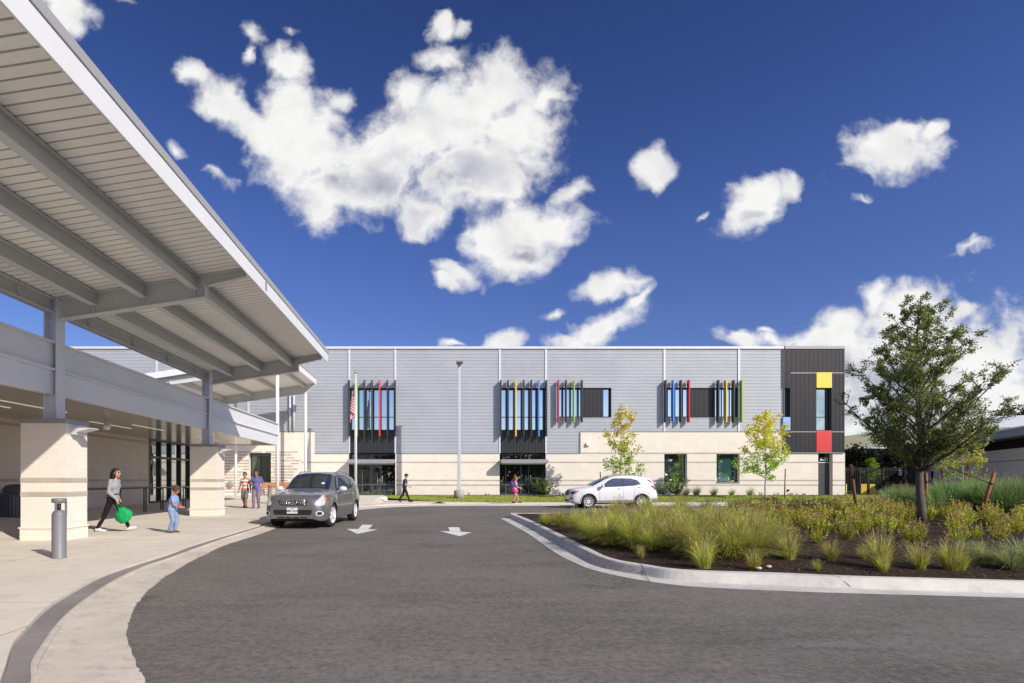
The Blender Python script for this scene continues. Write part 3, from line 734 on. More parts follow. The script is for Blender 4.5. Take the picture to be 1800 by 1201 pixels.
# thin darker courses, 3 mm proud
def courses(x0, x1, holes, zs, h=.10):
    m = MB()
    for z in zs:
        cuts = sorted([q for q in holes if q[2] < z < q[3]], key=lambda q: q[0]); a = x0
        for q in cuts:
            if q[0] > a and q[0] < x1: m.box(a, q[0], YM-.004, YM+.02, z-h/2, z+h/2)
            a = max(a, q[1])
        if a < x1: m.box(a, x1, YM-.004, YM+.02, z-h/2, z+h/2)
    m.build('band_course', M['band'], bld)
ZB = (FZ(813), FZ(844.7), FZ(853))
courses(FX(530), FX(613.6), [], ZB); courses(FX(694.5), FX(878), [], ZB); courses(FX(959), XR, WINS[1:] + [DR], ZB); courses(FX(1020), XC0, [], (FZ(797),))
random.seed(5); m = MB(); W0 = WINS[0]
z = .5
while z < FZ(796):
    x = FX(380)
    while x < FX(535):
        L = random.uniform(.9, 3.4); x2 = min(x+L, FX(535) - random.uniform(0, .8))
        if x2 > x + .1:
            segm = [(x, x2)]
            if W0[2] < z < W0[3]:
                segm = [(a, b) for a, b in ((x, min(x2, W0[0])), (max(x, W0[1]), x2)) if b - a > .05]
            for a, b in segm: m.box(a, b, YM-.005 - random.uniform(0, .002), YM+.02, z, z+.1)
        x += L + random.uniform(.2, .8)
    z += .2
m.build('band_course', M['band'], bld)
# sill course under the left window
# ---- windows
def window(x0, x1, z0, z1, vm=(), hm=(), glass='glass', rec=.28, fw=.055, parent=bld, name='window', y=D):
    """frame set back by rec; vm, hm are mullion positions"""
    f = MB(); yf = y + rec
    f.box(x0, x0+fw, yf, yf+.09, z0, z1); f.box(x1-fw, x1, yf, yf+.09, z0, z1)
    f.box(x0+fw, x1-fw, yf, yf+.09, z1-fw, z1); f.box(x0+fw, x1-fw, yf, yf+.09, z0, z0+fw)
    for v in vm: f.box(v-fw*.45, v+fw*.45, yf+.003, yf+.08, z0+fw, z1-fw)
    for h in hm: f.box(x0+fw, x1-fw, yf+.006, yf+.077, h-fw*.45, h+fw*.45)
    fo = f.build(name, M['dark_frame'], parent)
    g = MB(); g.box(x0+.01, x1-.01, yf+.045, yf+.055, z0+.01, z1-.01); g.build('glass_pane', M[glass], fo)
    return fo
def reveal(x0, x1, z0, z1, d=.30, mat='dark_frame', sill=True):
    m = MB(); t = .02
    m.box(x0, x0+t, D-.08, D+d, z0, z1); m.box(x1-t, x1, D-.08, D+d, z0, z1); m.box(x0+t, x1-t, D-.08, D+d, z1-t, z1); m.box(x0+t, x1-t, D-.08, D+d, z0, z0+t)
    m.build('window_reveal', M[mat], bld)
for (x0, x1, p0) in ((op[0][0], op[0][1], 613.6), (op[1][0], op[1][1], 878)):
    w = x1 - x0; reveal(x0+.06, x1-.06, FZ(757.5), FZ(683.2))
    window(x0+.08, x1-.08, FZ(756.5), FZ(684), [x0 + w*k/6 for k in (1, 2, 3, 4, 5)], [FZ(733)], rec=.16)
    # charcoal ribbed spandrel
    m = MB(); n = 30; xa, xb = x0+.06, x1-.06
    for k in range(n):
        a = xa + (xb-xa)*k/n; s_ = (xb-xa)/n
        for (u, v, ya, yb) in ((0, .62, D-.02, D-.02), (.62, .70, D-.02, D+.03), (.70, .92, D+.03, D+.03), (.92, 1, D+.03, D-.02)):
            m.quad((a+u*s_, ya, FZ(796.3)), (a+v*s_, yb, FZ(796.3)), (a+v*s_, yb, FZ(757.6)), (a+u*s_, ya, FZ(757.6)))
    m.build('spandrel_panel', M['dark_siding'], bld, normals=False)
    # storefront below with doors
    yb = D + .55; f = MB(); z0, z1 = ZG+.03, FZ(797)
    xsv = [x0+.02, x0 + w*.155, x0 + w*.49, x0 + w*.66, x1-.02]
    for i, v in enumerate(xsv): f.box(v-.04, v+.04, yb, yb+.1, z0, z1)
    for h in (z0+.05, FZ(852), FZ(815.5), z1-.05):
        f.box(x0, x1, yb+.004, yb+.095, h-.045, h+.045)
    fo = f.build('entrance_glazing', mat_paint('entrance_frame', (.085, .088, .095), .4), bld)
    g = MB(); g.box(x0, x1, yb+.05, yb+.06, z0, z1); g.build('glass_pane', M['glass_dark'], fo)
    g = MB()
    for xx in (x0 + w*.60, x0 + w*.70): g.tube([(xx, yb-.06, 1.15), (xx, yb-.06, 1.75)], .016)
    g.build('door_handle', M['alloy'], fo)
    # canopy slab over the doors
    m = MB(); m.box(x0+.02, x1+.0, D-1.0, D+.5, FZ(815), FZ(808.6)); m.box(x0+.1, x1-.1, D-.96, D+.5, FZ(816.6), FZ(815.2))
    m.build('door_canopy', M['cap_grey'], bld, bevel=.01)
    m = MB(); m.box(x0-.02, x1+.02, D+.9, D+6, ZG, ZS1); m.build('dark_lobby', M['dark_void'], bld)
    for xj in (x0, x1-.03):
        m = MB(); m.box(xj, xj+.03, YM, D+.6, ZG, ZS1); m.build('jamb', M['dark_frame'], bld)
# windows C and D
reveal(op[2][0], op[2][1], op[2][2], op[2][3]); window(FX(982)+.02, FX(1023), FZ(733.2), FZ(683), [FX(995.6), FX(1009.4)], [], rec=.2)
window(FX(1060.5), FX(1073.4), FZ(733.2), FZ(683), [], [], rec=.2)
reveal(op[3][0], op[3][1], op[3][2], op[3][3]); window(FX(1169)+.02, FX(1212), FZ(733.2), FZ(683), [FX(1183), FX(1197)], [], rec=.2)
window(FX(1257), FX(1299), FZ(733.2), FZ(683), [FX(1271), FX(1285)], [], rec=.2)
def ribv(m, x0, x1, z0, z1, y, pitch=.092, dep=.035):
    n = max(1, int(round((x1-x0)/pitch))); s_ = (x1-x0)/n
    for k in range(n):
        a = x0 + s_*k
        for (u, v, ya, yb) in ((0, .6, y, y), (.6, .68, y, y+dep), (.68, .92, y+dep, y+dep), (.92, 1, y+dep, y)):
            m.quad((a+u*s_, ya, z0), (a+v*s_, yb, z0), (a+v*s_, yb, z1), (a+u*s_, ya, z1))
m = MB(); ribv(m, FX(1023), FX(1060.5), FZ(733.4), FZ(682.8), D-.01); m.build('ribbed_panel', M['dark_siding'], bld, normals=False)
m = MB(); ribv(m, FX(1212), FX(1257), FZ(733.4), FZ(682.8), D-.01); m.build('ribbed_panel', M['dark_siding'], bld, normals=False)
# sun fins
def fin(px, z0, z1, mat, label=None, dep=.42, y=D):
    m = MB(); yc = y - .05; xf = (px - VX) / FL * (yc - dep)   # front edge where the photo shows it
    m.box(xf-.045, xf+.045, yc-dep, yc-.10, z0, z1)
    for z in (z0+.25, z1-.25): m.box(xf-.02, xf+.02, yc-.11, yc+.15, z-.03, z+.03)
    o = m.build('fin', M[mat], bld, bevel=.006)
    if label: o['label'] = label
for px, c in ((613.2, 'dark_fin'), (627, 'green'), (640, 'dark_fin'), (653.6, 'dark_fin'), (667, 'red'), (680.7, 'dark_fin'), (694.6, 'dark_fin')):
    fin(px, FZ(768), FZ(670), c, None if c == 'dark_fin' else c + ' vertical sun fin', .42)
for px, c in ((880.5, 'dark_fin'), (893.5, 'dark_fin'), (907, 'yellow_fin'), (921, 'dark_fin'), (934.5, 'dark_fin'), (947.5, 'blue'), (961, 'dark_fin')):
    fin(px, FZ(768), FZ(670), c, None if c == 'dark_fin' else c.split('_')[0] + ' vertical sun fin')
for px, c in ((982, 'red_fin'), (995.5, 'dark_fin'), (1009.5, 'green'), (1023.5, 'dark_fin'), (1171, 'dark_fin'), (1184.5, 'blue'), (1198, 'dark_fin'), (1212, 'red_fin'), (1264, 'dark_fin'), (1277.5, 'yellow_fin'), (1291, 'dark_fin'), (1305, 'green')):
    fin(px, FZ(743.5), FZ(670), c, None if c == 'dark_fin' else c.split('_')[0] + ' vertical sun fin')
# ---- charcoal corner block
yk = D - .14; m = MB()
def xk(px): return FX(px, yk)
dark_holes = [(xk(1377), xk(1389.5), FZ(757.5), FZ(683)), (xk(1435), xk(1462), FZ(795.5), FZ(655.5))]
hx = sorted([xk(1377)-.02, xk(1389.5), xk(1435), xk(1462), XC1])
for (z0, z1) in ((FZ(796), FZ(760)), (FZ(759.3), FZ(656.8)), (FZ(656.2), FZ(614.5))):
    for a, b in zip(hx, hx[1:]):
        cx = (a+b)/2; h = next((q for q in dark_holes if q[0]-.05 < cx < q[1]), None)
        if not h: ribv(m, a, b, z0, z1, yk); continue
        if z1 > h[3] + .02: ribv(m, a, b, max(z0, h[3]), z1, yk)
        if z0 < h[2] - .02: ribv(m, a, b, z0, min(z1, h[2]), yk)
m.build('ribbed_cladding', M['dark_siding'], bld, normals=False)
m = MB()
for z in (FZ(656.5), FZ(759.6)): 
    m.box(xk(1389.5), xk(1435), yk-.02, yk+.02, z-.03, z+.03); m.box(xk(1462), XC1, yk-.02, yk+.02, z-.03, z+.03)
m.box(xk(1377)-.04, XC1+.02, yk-.02, yk+.1, FZ(797), FZ(795.8))
m.build('joint_trim', M['cap_grey'], bld)
m = MB(); m.box(XC1-.01, XC1+.04, yk-.01, D+26, ZS1, FZ(614.5)); m.box(XC0-.05, XC0-.01, yk, D, ZS2, FZ(614.5)); m.build('corner_trim', M['dark_siding'], bld)
m = MB(); m.box(xk(1389.5), xk(1435), yk+.05, D+.5, ZS1, FZ(615)); m.box(xk(1462), XC1-.02, yk+.05, D+.5, ZS1, FZ(615)); m.box(XC0, xk(1389.5), yk+.05, D+.5, FZ(683), FZ(615)); m.box(XC0, xk(1389.5), yk+.05, D+.5, ZS1, FZ(757)); m.box(xk(1435), xk(1462), yk+.05, D+.5, FZ(656), FZ(615)); m.build('core_wall', M['dark_siding'], bld)
def dwindow(x0, x1, z0, z1, hm=()):
    w = window(x0, x1, z0, z1, [], hm, rec=.32, y=yk)
dwindow(xk(1435), xk(1462), FZ(757), FZ(683), [FZ(733)]); dwindow(xk(1377), xk(1389.5), FZ(733.5), FZ(683), [])
m = MB(); m.box(xk(1435), xk(1462), yk-.03, yk+.3, FZ(682.5), FZ(655.5)); o = m.build('colour_panel', M['yellow'], bld, bevel=.008); o['label'] = 'square yellow wall panel'
m = MB(); m.box(xk(1434.8), xk(1461.5), yk-.03, yk+.3, FZ(795.2), FZ(757.6)); o = m.build('colour_panel', M['red'], bld, bevel=.008); o['label'] = 'tall red wall panel'
m = MB(); m.box(xk(1376.4), xk(1389), yk-.03, yk+.3, FZ(757), FZ(734)); o = m.build('colour_panel', M['blue_pale'], bld, bevel=.008); o['label'] = 'pale blue wall panel'
# door A-21
m = MB(); m.box(DR[0], DR[1], D+.30, D+.36, ZG+.02, FZ(813.6)); dr = m.build('door', M['door'], bld, bevel=.006)
m = MB(); m.box(DR[0]+.02, DR[1]-.02, D+.26, D+.30, ZG+.04, FZ(814.5)); m.build('door_leaf', M['door'], dr)
m = MB(); m.tube([(DR[0]+.1, D+.2, 1.25), (DR[0]+.1, D+.26, 1.25)], .03); m.tube([(DR[0]+.1, D+.2, 1.25), (DR[0]+.22, D+.2, 1.25)], .014); m.build('handle', M['alloy'], dr)
window(DR[0], DR[1], FZ(812.4), DR[3], [], [], glass='glass_dark', rec=.28)
m = MB(); m.box(DR[0], DR[1], D+.25, D+.36, FZ(813.8), FZ(812.4)); m.build('transom_bar', M['seam'], bld)
m = MB(); m.box(DR[0]-.0, DR[1]+.0, D+.4, D+.45, ZG, DR[3]); m.build('door_backing', M['dark_void'], bld)
def text(body, size, loc, rot, mat, parent, name='lettering', ext=.004, align='CENTER'):
    cu = bpy.data.curves.new(name, 'FONT'); cu.body = body; cu.size = size; cu.extrude = ext; cu.align_x = align; cu.align_y = 'CENTER'; cu.offset = size*.02
    o = bpy.data.objects.new(name, cu); COL.objects.link(o); o.location = Vector(loc); o.rotation_euler = rot
    dg = bpy.context.evaluated_depsgraph_get(); dg.update()
    me = bpy.data.meshes.new_from_object(o.evaluated_get(dg)); mw = o.matrix_world.copy() if False else Matrix.LocRotScale(o.location, o.rotation_euler, None)
    me.transform(mw); bpy.data.objects.remove(o); bpy.data.curves.remove(cu)
    me.materials.clear()
    return me
me = text('A-21', .30, (FX(1448, D+.3), D+.262, FZ(808, D+.26)), (R(90), 0, 0), None, None)
me.transform(Matrix.Translation(-rootloc(bld))); o = link_mesh('door_number', me, M['white_ink'], bld)
# ground floor windows
for (q, vmul, gl) in ((WINS[0], [FX(455.5)], 'glass_dark'), (WINS[1], [FX(1177.5)], 'glass'), (WINS[2], [FX(1266)], 'glass_teal')):
    window(q[0], q[1], q[2], q[3], vmul, [], glass=gl, rec=.26)
    m = MB(); m.box(q[0]-.03, q[1]+.03, YM-.03, D+.26, q[2]-.06, q[2]-.002); m.build('sill', M['cap_grey'], bld)
m = MB(); m.box(FX(1178.5), FX(1206), D+.0, D+.001, 0, .001) if False else None
# small wall items
for px, py in ((1032.5, 781), (1352.5, 782)):
    m = MB(); x, z = FX(px), FZ(py)
    m.prism([(x-.13, YM-.002, z+.1), (x+.13, YM-.002, z+.1), (x+.13, YM-.002, z-.1), (x-.13, YM-.002, z-.1)], (0, -.16, -.02)); 
    m.build('wall_light', M['white_steel'], bld, bevel=.015)
m = MB(); m.lathe([(.0, 0), (.2, 0), (.22, .02), (.22, .12)], (FX(406), YM-.14, FZ(852)), 24, 'y'); m.build('wall_vent', M['cap_grey'], bld)
m = MB()
for px in (510.5, 517.5): m.tube([(FX(px), D-.16, ZS2), (FX(px), D-.16, FZ(695))], .06, 8)
m.build('downpipe', M['seam'], bld)
m = MB(); m.lathe([(0, 0), (.08, 0), (.08, .06), (0, .06)], (FX(1384), YM-.06, FZ(862)), 12, 'y'); m.build('hose_tap', M['dark_frame'], bld)

# ================================================================== ENTRANCE WING (left) : wall x=-12.8, ceiling, double beam
wing = thing('entrance_wing', (-12.8, 15, .1), 'single storey entrance wing with tan masonry wall and glossy ceiling under a deep double beam', 'building')
XW = -12.8; ZC = 3.22; YE = 29.7
m = MB(); yg0 = -XW/((764-262.5)/1000)
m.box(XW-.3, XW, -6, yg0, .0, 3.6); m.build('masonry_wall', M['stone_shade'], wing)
m = MB()
for z, h in ((FZ(764, 21.0)+.0, .1), (1.36, .1), (1.06, .1)):
    m.box(XW-.28, XW+.004, -6, yg0, z-h/2, z+h/2)
m.box(XW-.25, XW+.10, -6, yg0+.0, .0, .48) if False else None
m.build('band_course', M['band'], wing)
f = MB(); nmul = 5; ys = [yg0 + (YE - yg0) * k / 4 for k in range(5)]
for k, y in enumerate(ys): f.box(XW-.16, XW+.02, y-.05, y+.05, .3, 3.3)
ymid = [yg0 + (YE-yg0)*v for v in (.36, .62)]
for z in (.36, 2.42, 3.2): f.box(XW-.14, XW+.01, yg0, YE, z-.05, z+.05)
fo = f.build('glazing_frame', M['dark_frame'], wing)
g = MB(); g.box(XW-.1, XW-.09, yg0, YE, .3, 3.3); g.build('glass_pane', mk_glass('entrance_glass', (.01, .014, .014), (.03, .035, .03), .42, (.85, .93, .9)), fo)
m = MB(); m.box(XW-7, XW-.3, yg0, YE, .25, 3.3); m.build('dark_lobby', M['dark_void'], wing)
m = MB(); m.box(XW-12, XW-.02, YE, YE+.3, .1, 4.2); m.box(-15.9, -15.4, YE+.3, 39.9, .1, 4.2); m.build('masonry_wall', M['stone'], wing)
# ceiling planks (gloss) running across
m = MB(); y = -6.
while y < YE - .02:
    m.box(XW-.3, -8.35, y, min(y+.185, YE-.02), ZC, ZC+.02); y += .2
m.build('ceiling_planks', M['ceil'], wing)
m = MB(); m.box(XW-.3, -8.3, -6, YE, ZC+.03, 4.2); m.build('roof_slab', M['groove'], wing)
m = MB()
for (xa, ya, yb) in ((-10.1, 13.0, 15.6), (-10.9, 12.2, 14.6), (-10.1, 19.0, 21.2), (-10.9, 18.0, 20.4), (-10.1, 24.0, 27), (-9.4, 8, 10.5)):
    m.box(xa-.03, xa+.03, ya, yb, ZC-.012, ZC+.01)
lm = NT('warm_strip_light'); em = lm.n('ShaderNodeEmission'); em.inputs[0].default_value = (1, .93, .78, 1); em.inputs[1].default_value = .5
m.build('strip_light', lm.done(em), wing)
# double edge beam (two stacked channels)
XB = -8.15
def beam_y(m, x, y0, y1, z0, z1, fl=.12, web=.02, t=.025, side=1):
    m.box(x-web, x, y0, y1, z0+t, z1-t); m.box(x-fl, x+.05*side, y0, y1, z1-t, z1); m.box(x-fl, x+.05*side, y0, y1, z0, z0+t)
m = MB(); m.box(XB-.16, XB-.02, -6, YE, 3.19, 3.70); m.box(XB-.2, XB+.055, -6, YE, 3.70, 3.745); m.box(XB-.16, XB-.02, -6, YE, 3.745, 4.28); m.box(XB-.22, XB+.06, -6, YE, 4.28, 4.32)
m.build('edge_beam', M['steel_blue'], wing, bevel=.004)
m = MB(); m.box(XW-.3, XB-.17, YE-.03, YE+.1, 3.19, 4.28); m.build('end_beam', M['steel_blue'], wing)
m = MB(); m.lathe([(0, -.14), (.09, -.13), (.12, -.05), (.12, 0), (.05, .05), (.05, .12)], (FX(187, 17.5), 17.5, 3.05), 16); m.build('loudspeaker', M['white_steel'], wing)

# ================================================================== MAIN CANOPY
def soff(x): return 5.27 + .158 * (x + 8.15)
can = thing('entrance_canopy', (-8.2, 12.3, .1), 'large sloping grey steel canopy with slotted cream soffit over the entrance walk', 'canopy')
XI, XO, Y0, Y1 = -8.4, -4.12, -5.0, 20.9
m = MB(); m.prism([(XI, Y0, soff(XI)+.03), (-3.96, Y0, soff(-3.96)+.03), (-3.96, Y0, soff(-3.96)+.13), (XI, Y0, soff(XI)+.13)], (0, Y1-Y0, 0)); m.build('roof_deck', M['groove'], can)
m = MB(); y = Y0
random.seed(2)
while y < Y1 - .03:
    yb = min(y + .153, Y1)
    m.prism([(XI, y, soff(XI)), (XO, y, soff(XO)), (XO, y, soff(XO)+.026), (XI, y, soff(XI)+.026)], (0, yb-y, 0)); y += .183
m.prism([(XO+.003, Y0, soff(XO)), (-3.96, Y0, soff(-3.96)), (-3.96, Y0, soff(-3.96)+.026), (XO+.003, Y0, soff(XO)+.026)], (0, Y1-Y0, 0))
m.build('soffit_planks', M['soffit'], can)
XF = -3.93
m = MB(); m.box(XF-.03, XF, Y0, Y1+.02, 5.70, 6.00); m.build('fascia', M['white_steel'], can, bevel=.004)
m = MB(); m.box(XF-.15, XF-.035, Y0, Y1, 5.9, 6.06); m.prism([(XF-.02, Y0, 6.01), (XF+.02, Y0, 6.015), (XF+.06, Y0, 6.09), (XF-.12, Y0, 6.10)], (0, Y1-Y0+.06, 0)); m.build('gutter', M['seam'], can)
m = MB(); m.box(XF-.02, XF+.004, 13.2, 13.32, 5.78, 5.98); m.build('fascia_joint', M['cap_grey'], can)
m = MB(); m.prism([(XI, Y1+.001, soff(XI)), (-3.97, Y1+.001, soff(-3.97)), (-3.97, Y1+.001, soff(-3.97)+.16), (XI, Y1+.001, soff(XI)+.16)], (0, .05, 0)); m.build('end_trim', M['white_steel'], can)
XP = [-7.3, -6.24, -5.14]
def ibeam_y(m, x, y0, y1, zt, dep, fw=.14, slope=True):
    m.box(x-.01, x+.01, y0, y1, zt-dep+.02, zt-.02)
    m.box(x-fw/2, x+fw/2, y0, y1, zt-dep, zt-dep+.02); m.box(x-fw/2, x+fw/2, y0, y1, zt-.022, zt-.002)
YG = [4.02, 12.27, 20.52]
for x in XP:
    for a, b in ((Y0, 4.02-.1), (4.02+.1, 12.27-.1), (12.27+.1, 20.52-.1)):
        m = MB(); ibeam_y(m, x, a, b, soff(x)-.012, .30, .16); m.build('purlin', M['steel'], can)
for a, b in ((Y0, 4.02-.14), (4.02+.14, 12.27-.14), (12.27+.14, 20.52-.14)):
    m = MB(); ibeam_y(m, -8.2, a, b, soff(-8.27), .32, .18)
    for k in range(4):
        yy = a + (b-a)*(k+.5)/4; m.box(-8.28, -8.12, yy-.008, yy+.008, soff(-8.2)-.3, soff(-8.2)-.04)
    m.build('edge_purlin', M['steel'], can)
for yg in YG:
    m = MB()
    xa, xb, xt = -8.02, -4.92, -4.07
    # web
    web = [(xa, 4.83), (xb, 5.30), (xb, 5.55), (xt, 5.75), (xt, soff(xt)-.01), (xa, soff(xa)-.01)]
    m.prism([(x, yg-.008, z) for x, z in web], (0, .016, 0))
    def flange(p, q, w=.2, t=.02, s=1):
        m.prism([(p[0], yg-w/2, p[1]), (q[0], yg-w/2, q[1]), (q[0], yg-w/2, q[1]+t*s), (p[0], yg-w/2, p[1]+t*s)], (0, w, 0))
    flange((xa, 4.81), (xb, 5.28), .2, .022); flange((xb, 5.53), (xt, 5.735), .12, .015)
    flange((xa, soff(xa)-.028), (xt, soff(xt)-.028), .2, .02)
    m.box(xb-.01, xb+.012, yg-.1, yg+.1, 5.27, 5.56)
    for x in XP:
        zb = 4.83 + (x-xa)*(.47/3.1)
        m.box(x-.008, x+.008, yg-.09, yg+.09, zb+.02, soff(x)-.03)
    m.build('girder', M['steel'], can)
def hcol(x, y, z0, z1, name='column'):
    m = MB(); m.box(x+.115, x+.14, y-.14, y+.14, z0, z1); m.box(x-.14, x-.115, y-.14, y+.14, z0, z1); m.box(x-.115, x+.115, y-.01, y+.01, z0, z1)
    m.box(x-.135, x+.135, y-.135, y-.12, z1-.5, z1-.485)
    m.tube([(x-.11, y-.12, z1-.02), (x+.11, y-.12, z1-.47)], .008, 6)
    return m.build(name, M['steel_blue'], can)
for yg in YG: hcol(-8.2, yg, 2.6, soff(-8.2)-.02)
m = MB(); m.tube([(-8.28, 29.85, .1), (-8.28, 29.85, 6.9)], .095, 20); m.build('column', M['white_steel'], can) if False else m.bm.free()
# brick piers
for yf in (3.4, 11.9, 20.15):
    x0, x1, y0, y1 = -8.66, -7.72, yf, yf+.74
    m = MB(); m.box(x0, x1, y0, y1, .0, 2.55); pier = m.build('brick_pier', M['stone'], can)
    m = MB()
    for z in (1.36, 1.065): m.box(x0-.006, x1+.006, y0-.006, y1+.006, z-.05, z+.05)
    m.build('band_course', M['band'], pier)
    m = MB(); m.box(x0-.012, x1+.012, y0-.012, y1+.012, .0, .345); m.box(x0-.03, x1+.03, y0-.03, y1+.03, .345, .375); m.build('plinth', M['stone'], pier)
    m = MB(); m.box(x0-.03, x1+.03, y0-.03, y1+.03, 2.55, 2.65); m.build('cap', M['cap_grey'], pier, bevel=.01)
    m = MB(); ym = y0+.3; m.box(x1, x1+.13, ym-.16, ym+.16, 2.33, 2.47)
    m.prism([(x1+.131, ym-.16, 2.38), (x1+.42, ym-.16, 2.455), (x1+.42, ym-.16, 2.47), (x1+.131, ym-.16, 2.47)], (0, .32, 0)); m.build('sconce', M['seam'], pier)

# ================================================================== FAR (UPPER) CANOPY
far = thing('upper_canopy', (-8.3, 33, .1), 'smaller high sloping canopy on slim white posts beyond the large one', 'canopy')
def sof2(x): return 7.86 + .150 * (x + 7.95)
XI2, XO2, YA, YB = -15.4, -7.98, 29.9, 38.2
m = MB(); m.prism([(XI2, YA, sof2(XI2)), (XO2, YA, sof2(XO2)), (XO2, YA, sof2(XO2)+.14), (XI2, YA, sof2(XI2)+.14)], (0, YB-YA, 0)); m.build('soffit', M['soffit'], far)
m = MB(); m.box(XO2+.01, XO2+.04, YA-.02, YB+.02, 7.80, 8.13); m.build('fascia', M['white_steel'], far)
m = MB(); m.prism([(XO2+.0, YA, 8.135), (XO2+.05, YA, 8.14), (XO2+.1, YA, 8.22), (XO2-.1, YA, 8.23)], (0, YB-YA+.04, 0)); m.build('gutter', M['seam'], far)
m = MB()
m.prism([(XI2, YA-.03, sof2(XI2)-.14), (XO2+.04, YA-.03, sof2(XO2)-.1), (XO2+.04, YA-.03, sof2(XO2)+.2), (XI2, YA-.03, sof2(XI2)+.2)], (0, .03, 0)); m.build('front_fascia', M['white_steel'], far)
for yg in (30.15, 37.9):
    m = MB(); web = [(XI2+.2, sof2(XI2+.2)-.50), (-8.6, sof2(-8.6)-.60), (-8.5, sof2(-8.5)-.60), (-8.02, sof2(-8.02)-.12), (-8.02, sof2(-8.02)-.01), (XI2+.2, sof2(XI2+.2)-.01)]
    m.prism([(x, yg-.01, z) for x, z in web], (0, .02, 0))
    m.prism([(XI2+.2, yg-.1, sof2(XI2+.2)-.52), (-8.5, yg-.1, sof2(-8.5)-.62), (-8.5, yg-.1, sof2(-8.5)-.6), (XI2+.2, yg-.1, sof2(XI2+.2)-.5)], (0, .2, 0))
    for x in (-14, -12.2, -10.4, -8.62): m.box(x-.01, x+.01, yg-.09, yg+.09, sof2(x)-.5, sof2(x)-.01)
    m.build('girder', M['steel'], far)
for x in (-14, -12.2, -10.4, -8.62):
    m = MB(); ibeam_y(m, x, 30.3, 37.75, sof2(x)-.01, .26, .14); m.build('purlin', M['steel'], far)
for x, y in ((-8.28, 29.95), (-8.6, 37.9), (-13.25, 37.9), (-14.6, 30.1)):
    m = MB(); m.tube([(x, y, .05), (x, y, sof2(x)-.55)], .09, 20); m.build('post', M['white_steel'], far)
for x, y in ((-11.4, 33.5), (-9.5, 33.2)):
    m = MB(); m.lathe([(0, -.12), (.2, -.10), (.26, -.03), (.26, .01)], (x, y, sof2(x)), 24); m.build('ceiling_light', M['cap_grey'], far)

# ================================================================== FREESTANDING ITEMS
def bollard(px, py_base, d, label):
    x = (px-VX)/FL*d; z = zwalk(x, d)
    t = thing('bollard', (x, d, z), label, 'bollard', group='grey bollards on the pavement')
    m = MB(); m.lathe([(.110, 0), (.110, .012), (.104, .02), (.104, .70), (.10, .715), (.085, .75), (.05, .775), (0, .78)], (0, 0, 0), 36); m.build('post', M['bollard'], t, local=True)
    m = MB(); m.lathe([(.028, .76), (.028, .873)], (0, 0, 0), 28); m.build('light_core', M['dark_frame'], t, local=True)
    m = MB(); m.lathe([(.0, .875), (.095, .892), (.106, .90), (.106, .955), (.10, .964), (.0, .964)], (0, 0, 0), 36)
    for a in range(3):
        an = a*2.094+.6; c, s_ = math.cos(an)*.092, math.sin(an)*.092; m.box(c-.012, c+.012, s_-.012, s_+.012, .68, .90)
    m.build('cap', M['bollard'], t, local=True)
bollard(104, 980, 9.2, 'cylindrical grey bollard standing in front of the nearest brick pier')
bollard(474, 890, 30.0, 'grey bollard half hidden behind the grey car')
t = thing('litter_bin', (FX(28, 16.4), 16.4, .12), 'round dark slatted litter bin with domed lid behind the brick pier', 'litter bin')
m = MB()
for k in range(30):
    a = 2*math.pi*k/30; c, s_ = math.cos(a), math.sin(a); p = Vector((c*.385, s_*.385, 0)); tx, ty = -s_*.034, c*.034
    m.prism([(p.x-tx, p.y-ty, .04), (p.x+tx, p.y+ty, .04), (p.x+tx*1+c*.02, p.y+ty+s_*.02, .04), (p.x-tx+c*.02, p.y-ty+s_*.02, .04)], (0, 0, .78))
m.build('slats', M['rack'], t, local=True)
m = MB(); m.lathe([(.36, 0), (.36, .8)], (0,0,0), 30); m.build('liner', M['black'], t, local=True)
m = MB(); m.lathe([(.41, .80), (.41, .85), (.36, .87), (.33, .90), (.31, 1.0), (.26, 1.08), (.15, 1.12), (0, 1.13)], (0, 0, 0), 36); m.build('lid', M['rack'], t, local=True)
# bike rack
rx = -10.6
t = thing('bike_rack', (rx, 20.8, .2), 'charcoal tubular bicycle rack of hoops under a long rail beside the entrance wall', 'bicycle rack')
zr = 1.05
m = MB(); m.tube([(rx-.55, 16.6, zr+.02), (rx-.35, 26.0, zr+.02)], .03, 10); m.build('rail', M['rack'], t)
for i, yy in enumerate((19.3, 21.0, 22.3, 24.3)):
    m = MB(); pts = [(rx-.18, yy+.1, .15)]; 
    for k in range(9):
        a = math.pi*k/8; pts.append((rx-.09-.09*math.cos(a), yy+.1-.2*k/8, zr-.12+.12*math.sin(a)))
    pts.append((rx, yy-.1, .15)); m.tube(pts, .026, 10); m.build('hoop', M['rack'], t)
# lamp post
t = thing('lamp_post', (FX(807, 36), 36, zlawn(1.5, 36)), 'tall slim grey lamp post on a round concrete footing in the lawn', 'lamp post')
x, y = t.location.x, 36.0
m = MB(); m.lathe([(.33, .0), (.33, .60), (.31, .62), (0, .62)], (x, y, .12), 40); m.build('footing', M['base_conc'], t)
m = MB(); m.box(x-.1, x+.1, y-.1, y+.1, .74, 8.55); m.box(x-.17, x+.17, y-.17, y+.17, .74, .80); m.box(x-.12, x+.12, y-.12, y+.12, .80, 1.05); m.build('pole', M['siding'], t, bevel=.02)
m = MB(); m.box(x-.06, x+.06, y-.1, y+.02, 8.5, 8.72); m.box(x-.19, x+.22, y-.75, y+.05, 8.72, 8.80); m.box(x-.12, x+.14, y-.4, y, 8.64, 8.72); m.build('lamp_head', M['cap_grey'], t, bevel=.01)
